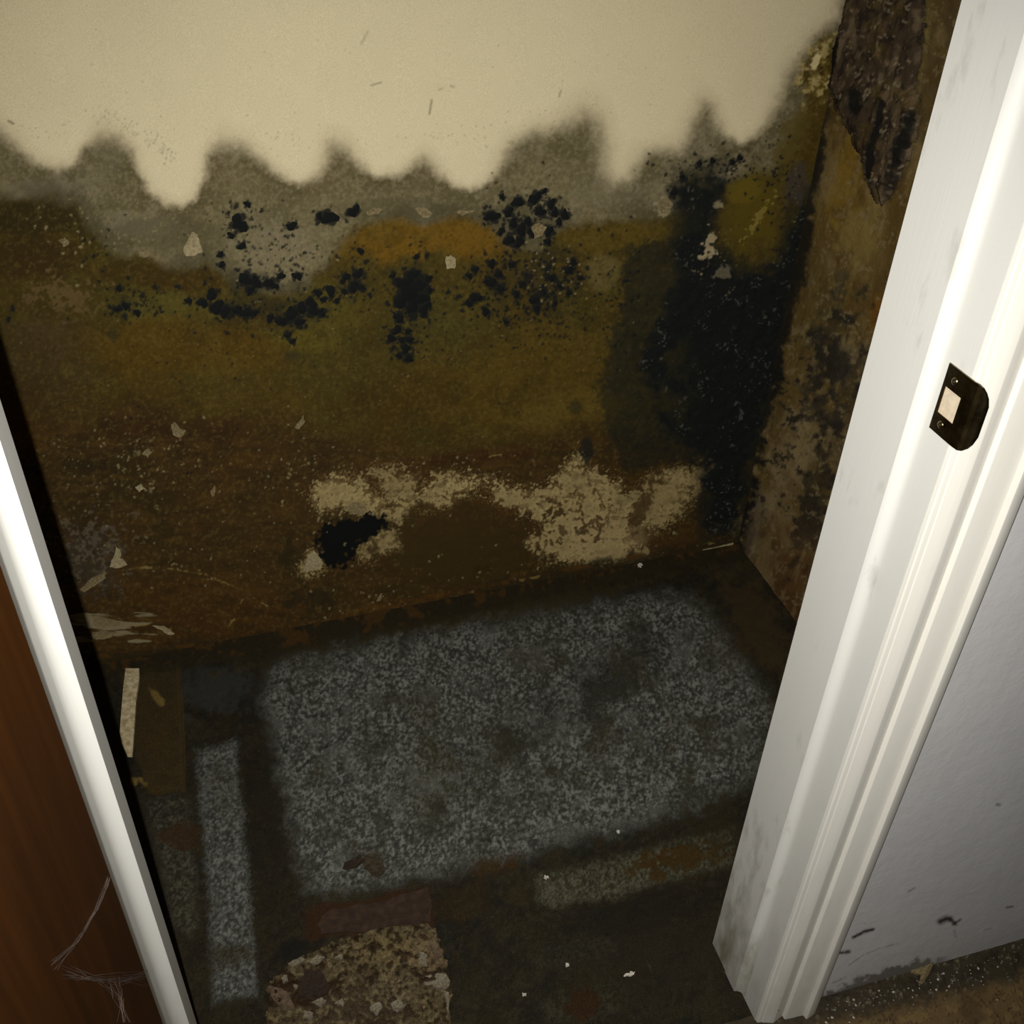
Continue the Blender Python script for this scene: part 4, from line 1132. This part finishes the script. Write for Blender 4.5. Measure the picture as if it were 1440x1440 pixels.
# left jamb
trim_l = obj('trim_2', None, None, kind='structure', label='white left door jamb and stop beside the brown door')
obj('jamb_board', box_me('jamb_board', -.217, -.191, .621, .748, 0, 2.07), M_TRIM, trim_l)
prof = arc(-.176, .689, .015, 180, 90, 10) + [(-.1760, .740), (-.191, .740)]
me = extrude_z('door_stop', prof[::-1], 0.004, 2.06); smooth_mesh(me, 30); obj('door_stop', me, M_TRIM, trim_l)
cl = [(-.195 - (x - .597), y) for x, y in casing]
me = extrude_z('casing', cl, 0.0, 2.15); smooth_mesh(me, 40); obj('casing', me, M_CASE, trim_l)
trim_t = obj('trim_3', None, None, kind='structure', label='white head jamb and casing over the closet door')
obj('jamb_board', box_me('jamb_board', -.195, .597, .626, .748, 2.05, 2.09), M_TRIM, trim_t)
obj('casing', box_me('casing', -.288, .690, .606, .640, 2.15, 2.24), M_CASE, trim_t)

# brown door, swung wide open on the left
th = math.radians(96)
hx, hy = -.2072, .600
sx, sy = math.cos(th), -math.sin(th)
tx, ty = math.sin(th), math.cos(th)


def dp(s_, t_, z):
    return (hx + sx * s_ + tx * t_, hy + sy * s_ + ty * t_, z)


door = obj('door_1', None, None, kind='structure', label='dark brown varnished door standing open beside the closet')
pr = [dp(0, .0, 0)[:2], dp(0, .033, 0)[:2], dp(.002, .035, 0)[:2], dp(.74, .035, 0)[:2], dp(.742, .033, 0)[:2], dp(.742, 0, 0)[:2]]
me = extrude_z('door_panel', pr, .012, 2.04)
obj('door_panel', me, M_DOOR, door)
for hz in (.22, 1.05, 1.82):
    vv_ = []; ff = []
    for k in range(2):
        for i in range(12):
            t = 2 * math.pi * i / 12
            vv_.append((hx - .004 + .006 * math.cos(t), hy - .006 + .006 * math.sin(t), hz + .045 * (2 * k - 1)))
    for i in range(12):
        ff.append((i, (i + 1) % 12, 12 + (i + 1) % 12, 12 + i))
    ff += [tuple(range(11, -1, -1)), tuple(range(12, 24))]
    obj('hinge', pydata('hinge', vv_, ff), M_BRASS, door)
M_KNOB = M_BRASS
obj('latch_plate', pydata('latch_plate', [dp(.7421, .008, .98), dp(.7421, .027, .98), dp(.7421, .027, 1.04), dp(.7421, .008, 1.04), dp(.7435, .008, .98), dp(.7435, .027, .98), dp(.7435, .027, 1.04), dp(.7435, .008, 1.04)],
    [(0, 3, 2, 1), (4, 5, 6, 7), (0, 1, 5, 4), (1, 2, 6, 5), (2, 3, 7, 6), (3, 0, 4, 7)]), M_BRASS, door)

# cobweb between door and jamb
PD = Plane(dp(0, .035, 0), (sx, sy, 0), (0, 0, 1)); PD.n = np.array([tx, ty, 0.0])
g = random.Random(9)


def tube(v, f, pts, r):
    b0 = len(v)
    for i, p in enumerate(pts):
        d_ = np.array(pts[min(i + 1, len(pts) - 1)]) - np.array(pts[max(i - 1, 0)]); d_ = d_ / (np.linalg.norm(d_) + 1e-9)
        a = np.cross(d_, (0.3, 0.8, 0.5)); a /= np.linalg.norm(a); b = np.cross(d_, a)
        for q in range(3):
            t = 2 * math.pi * q / 3
            v.append(np.array(p) + r * (a * math.cos(t) + b * math.sin(t)))
    for i in range(len(pts) - 1):
        for q in range(3):
            f.append((b0 + i * 3 + q, b0 + i * 3 + (q + 1) % 3, b0 + (i + 1) * 3 + (q + 1) % 3, b0 + (i + 1) * 3 + q))


v = []; f = []
strands = []
for k in range(10):
    strands.append(([(153 + g.uniform(-3, 2), 1238 + g.uniform(-6, 6)), (133 + g.uniform(-3, 3), 1280), (105 + g.uniform(-4, 4), 1325), (78 + g.uniform(-8, 8), 1358 + g.uniform(-8, 8))], .00011))
for k in range(16):
    y_ = 1372 + g.uniform(-6, 8)
    strands.append(([(95 + g.uniform(-12, 12), 1370 + g.uniform(-14, 10)), (130, y_ + g.uniform(0, 6)), (165, y_ + g.uniform(0, 12)), (206, 1372 + g.uniform(-8, 18))], .00009))
for k in range(9):
    strands.append(([(150 + g.uniform(-14, 20), 1380 + g.uniform(-6, 8)), (168 + g.uniform(-12, 8), 1405), (174 + g.uniform(-14, 8), 1438)], .00009))
for pts, r_ in strands:
    w = []
    for i in range(len(pts) - 1):
        for t in (0, .33, .66):
            w.append((pts[i][0] + (pts[i + 1][0] - pts[i][0]) * t, pts[i][1] + (pts[i + 1][1] - pts[i][1]) * t))
    w.append(pts[-1])
    tube(v, f, [PD.hit(*q) + PD.n * (.0006 + .002 * math.sin(math.pi * i / len(w)) * g.random()) for i, q in enumerate(w)], r_)
obj('cobweb', pydata('cobweb', v, f), M_WEB, None, kind='stuff', label='wispy pale cobweb clinging to the brown door near the jamb', cat='cobweb')

# ================================================================== ROOM FLOOR
rx = np.concatenate([[-2.2, -1.2], np.arange(-.6, .60, .012), np.arange(.60, 1.30, .0025), np.arange(1.31, 1.9, .012), [2.4]])
ry = np.concatenate([[-1.6, -.8], np.arange(-.3, .36, .008), np.arange(.36, .6275, .0025), [.628]])
UU, VV = np.meshgrid(rx, ry)
P = np.stack([UU, VV, np.zeros_like(UU)], -1)
X, Y = proj(P); X = np.clip(X, -4e3, 4e3).astype(np.float32); Y = np.clip(Y, -4e3, 4e3).astype(np.float32)
A = lambda rgb, at: AL(PF, rgb, at)
n30 = fb(X, Y, 34, 4, 52); n12 = fb(X, Y, 13, 4, 53); n5 = fb(X, Y, 5, 3, 54)
C = np.empty(X.shape + (3,), np.float32); C[:] = A((84, 67, 48), (1380, 1420))
over(C, .6 * sm(n12 + .5 * n30, 0, .6), A((104, 86, 62), (1380, 1420)))
crk = sm(.10 - np.abs(n12 + .3 * n5), 0, .08); over(C, .75 * crk, A((30, 20, 12), (1380, 1420)))
over(C, .5 * sm(-n30, .2, .7), A((54, 40, 28), (1380, 1420)))
grime = np.interp(X, [1100, 1150, 1250, 1330, 1440, 1600], [1500, 1440, 1420, 1400, 1368, 1320])
gm = sm(grime - Y + 10 * n12 + 8 * n30, -14, 10)
over(C, gm * .92, A((34, 30, 22), (1300, 1390)))
over(C, gm * .5 * sm(n5 + .3 * n12, .6, 1.0), A((120, 114, 98), (1300, 1390)))
over(C, gm * .6 * sm(-n12, .2, .6), A((20, 17, 12), (1300, 1390)))
P[..., 2] = np.where((VV > .3) & (UU > .55), .0006 * n12 + .0004 * n5 + gm * .0008 * (1 + n5), 0)
hall = obj('floor_outer', grid_mesh('floor_outer', P, C), M_HALL, kind='structure', label='worn brown floor outside the closet with grit along the wall')

# ================================================================== LOOSE THINGS
M_PINK = plain_mat('pinkish_brown_board', (.06, .038, .022), (.11, .075, .045), scale=150, rough=.85)
M_RED = plain_mat('red_brown_lino_back', (.020, .0105, .0055), (.040, .021, .011), scale=80, rough=.85, bump=.3)
M_DKB = plain_mat('dark_brown_lump', (.015, .008, .005), (.03, .017, .009), scale=160, rough=.9, bump=.5)
M_GRIT = plain_mat('pale_plaster_crumb', (.4, .36, .3), (.6, .56, .48), scale=200, rough=.85)
M_CURL = plain_mat('pale_curled_paper', (.085, .07, .045), (.2, .17, .115), scale=300, rough=.85)


def up_flake(name, pts, mat, label, cat, th=.001, curl=.004, base=.0035, seed=0, group=None, jit=1.6):
    return flake(name, PF, pts, th, mat, None, curl=curl, base=base, seed=seed, rough=.0008, jit=jit, label=label, cat=cat, group=group)


# pale wooden shim standing on the board, leaning on the back wall's foot
pts = [(178, 945), (197, 945), (197, 960), (193, 985), (191, 1015), (189, 1045), (187, 1066), (180, 1066), (173, 1050), (170, 1035), (172, 1005), (175, 970)]
wq = [PF.hit(*p) for p in pts]
v = [(*p[:2], .0105 - .003 * (i in (5, 6, 7, 8))) for i, p in enumerate(wq)] + [(*p[:2], .0025) for p in wq]
n = len(pts)
f = [tuple(range(n - 1, -1, -1)), tuple(range(n, 2 * n))] + [(i, (i + 1) % n, n + (i + 1) % n, n + i) for i in range(n)]
me = pydata('wood_shim', v, f)
obj('wood_shim', me, M_SHIM, None, label='pale split wooden shim lying on the brown board by the left jamb', cat='shim')

up_flake('lino_strip', [(448, 1300), (455, 1285), (500, 1276), (560, 1262), (604, 1250), (609, 1280), (604, 1298), (575, 1302), (540, 1304), (500, 1312), (452, 1314)], M_RED,
         'flat dark brown strip of torn linoleum above the crumbling patch', 'scrap', .0014, .001, .0012, 1, None, 3.0)
up_flake('board_chip', [(375, 1388), (395, 1392), (408, 1402), (415, 1425), (400, 1424), (386, 1410)], M_PINK, 'pinkish-brown pointed chip at the corner of the broken patch', 'chip', .002, .004, .002, 2)
up_flake('paper_curl', [(596, 1376), (612, 1372), (626, 1374), (633, 1384), (630, 1395), (618, 1396), (606, 1388), (597, 1388)], M_CURL, 'pale rounded paper curl at the edge of the broken patch', 'scrap', .001, .007, .003, 3)
up_flake('paper_strip', [(625, 1396), (630, 1396), (632, 1425), (629, 1428)], M_CURL, 'thin pale paper strip hanging from the broken patch edge', 'scrap', .0006, .002, .002, 4)
up_flake('rotten_lump', [(415, 1378), (432, 1366), (452, 1370), (465, 1385), (460, 1402), (440, 1408), (422, 1400)], M_DKB, 'dark red-brown rotten lump in the broken patch', 'lump', .003, .003, .002, 5, None, 4.0)
up_flake('torn_scrap', [(481, 1220), (492, 1210), (506, 1204), (512, 1212), (504, 1222), (488, 1228)], M_DKB, 'tiny dark torn scrap on the big grey slab, blackened', 'scrap', .001, .004, .002, 6, None, 3.0)
up_flake('brown_scrap', [(512, 1208), (524, 1202), (536, 1208), (542, 1225), (536, 1238), (520, 1232), (511, 1222)], plain_mat('olive_brown_scrap', (.02, .015, .008), (.05, .038, .02), scale=160, rough=.9),
         'olive-brown curled scrap lying on the big grey slab', 'scrap', .001, .006, .002, 7, None, 3.0)
up_flake('paint_chip', [(1280, 1368), (1290, 1356), (1300, 1350), (1312, 1354), (1306, 1372), (1296, 1386), (1290, 1392), (1292, 1375)], M_BEIGE,
         'beige paint chip among grit at the foot of the white wall', 'chip', .0008, .010, .0015, 8)
up_flake('wall_base_flake', [(1290, 1354), (1320, 1345), (1340, 1344), (1318, 1352), (1296, 1360)], M_GRIT, 'pale ragged plaster flake curling from the foot of the white wall', 'flake', .0008, .004, .0015, 9)
for i, (pts, m) in enumerate([([(395, 1378), (403, 1373), (407, 1382), (400, 1388)], M_CURL), ([(440, 1412), (452, 1406), (460, 1412), (452, 1422)], M_CURL), ([(412, 1388), (420, 1390), (416, 1396)], M_CURL),
                              ([(404, 1358), (425, 1350), (432, 1354), (412, 1364)], M_CURL), ([(435, 1355), (448, 1346), (458, 1350), (446, 1360)], M_CURL),
                              ([(470, 1350), (484, 1344), (482, 1354)], M_CURL), ([(548, 1415), (562, 1408), (570, 1418), (558, 1428)], M_CURL), ([(470, 1414), (482, 1408), (484, 1420)], M_CURL),
                              ([(604, 1330), (616, 1334), (624, 1348), (612, 1352)], M_PINK), ([(590, 1342), (602, 1346), (600, 1364), (590, 1360)], M_CURL),
                              ([(520, 1420), (534, 1412), (538, 1424), (528, 1432)], M_CURL), ([(430, 1425), (442, 1428), (440, 1438), (428, 1436)], M_CURL)]):
    up_flake('underlay_crumb', pts, m, 'pinkish-brown crumb at the edge of the crumbling underlay above the paper curl' if m is M_PINK else 'small pale crumb lying on the crumbling underlay patch', 'crumb', .002, .003, .0045, 20 + i, 'crumbs on the broken underlay')
for i, (cx, cy, w, h, an) in enumerate([(797, 1359, 2.6, 2.2, 0), (885, 1372, 8, 3, -15), (737, 1401, 2.6, 2.4, 0), (869, 1172, 2, 2, 0), (900, 797, 3, 2.5, 0), (768, 1236, 2.5, 2.5, 0)]):
    pts = []
    for k in range(7):
        t = 2 * math.pi * k / 7; a = math.radians(an)
        dx, dy = w * math.cos(t), h * math.sin(t)
        pts.append((cx + dx * math.cos(a) - dy * math.sin(a), cy + dx * math.sin(a) + dy * math.cos(a)))
    up_flake('plaster_crumb', pts, M_GRIT, ['tiny white crumb on dark grime beside the small dim slab', 'white rice-shaped crumb on dark grime right of the broken patch', 'tiny white crumb between broken patch and small dim slab',
             'tiny white speck at the edge of the big grey slab', 'tiny white crumb at the foot of the back wall', 'tiny white crumb on the narrow right slab'][i], 'crumb', .002, .0005, .0026, 40 + i)
up_flake('red_splinter', [(908, 1352), (914, 1358), (918, 1372), (912, 1368)], M_RED, 'tiny red-brown splinter on the floor beside the right jamb', 'splinter', .0008, .003, .0015, 50)

# grit along the white wall: too fine to count
v = []; f = []
g = random.Random(21)
for k in range(120):
    px = g.uniform(1145, 1440); py = np.interp(px, [1145, 1440], [1418, 1335]) + abs(g.gauss(0, 1)) * 18
    p = PF.hit(px, min(py, 1460)); r_ = g.uniform(.0005, .0012) * (1 + 1.4 * (g.random() > .88))
    if p[1] > .622:
        continue
    b0 = len(v)
    for q in ((1, 0, 0), (-1, .2, 0), (0, 1, .1), (0, -1, 0), (0, 0, 1.1)):
        v.append((p[0] + r_ * q[0] * g.uniform(.6, 1.3), p[1] + r_ * q[1] * g.uniform(.6, 1.3), .001 + r_ * q[2]))
    f += [(b0, b0 + 2, b0 + 4), (b0 + 2, b0 + 1, b0 + 4), (b0 + 1, b0 + 3, b0 + 4), (b0 + 3, b0, b0 + 4)]
obj('plaster_grit', pydata('plaster_grit', v, f), M_GRIT, None, kind='stuff', label='fine white plaster grit scattered along the foot of the white wall', cat='grit')
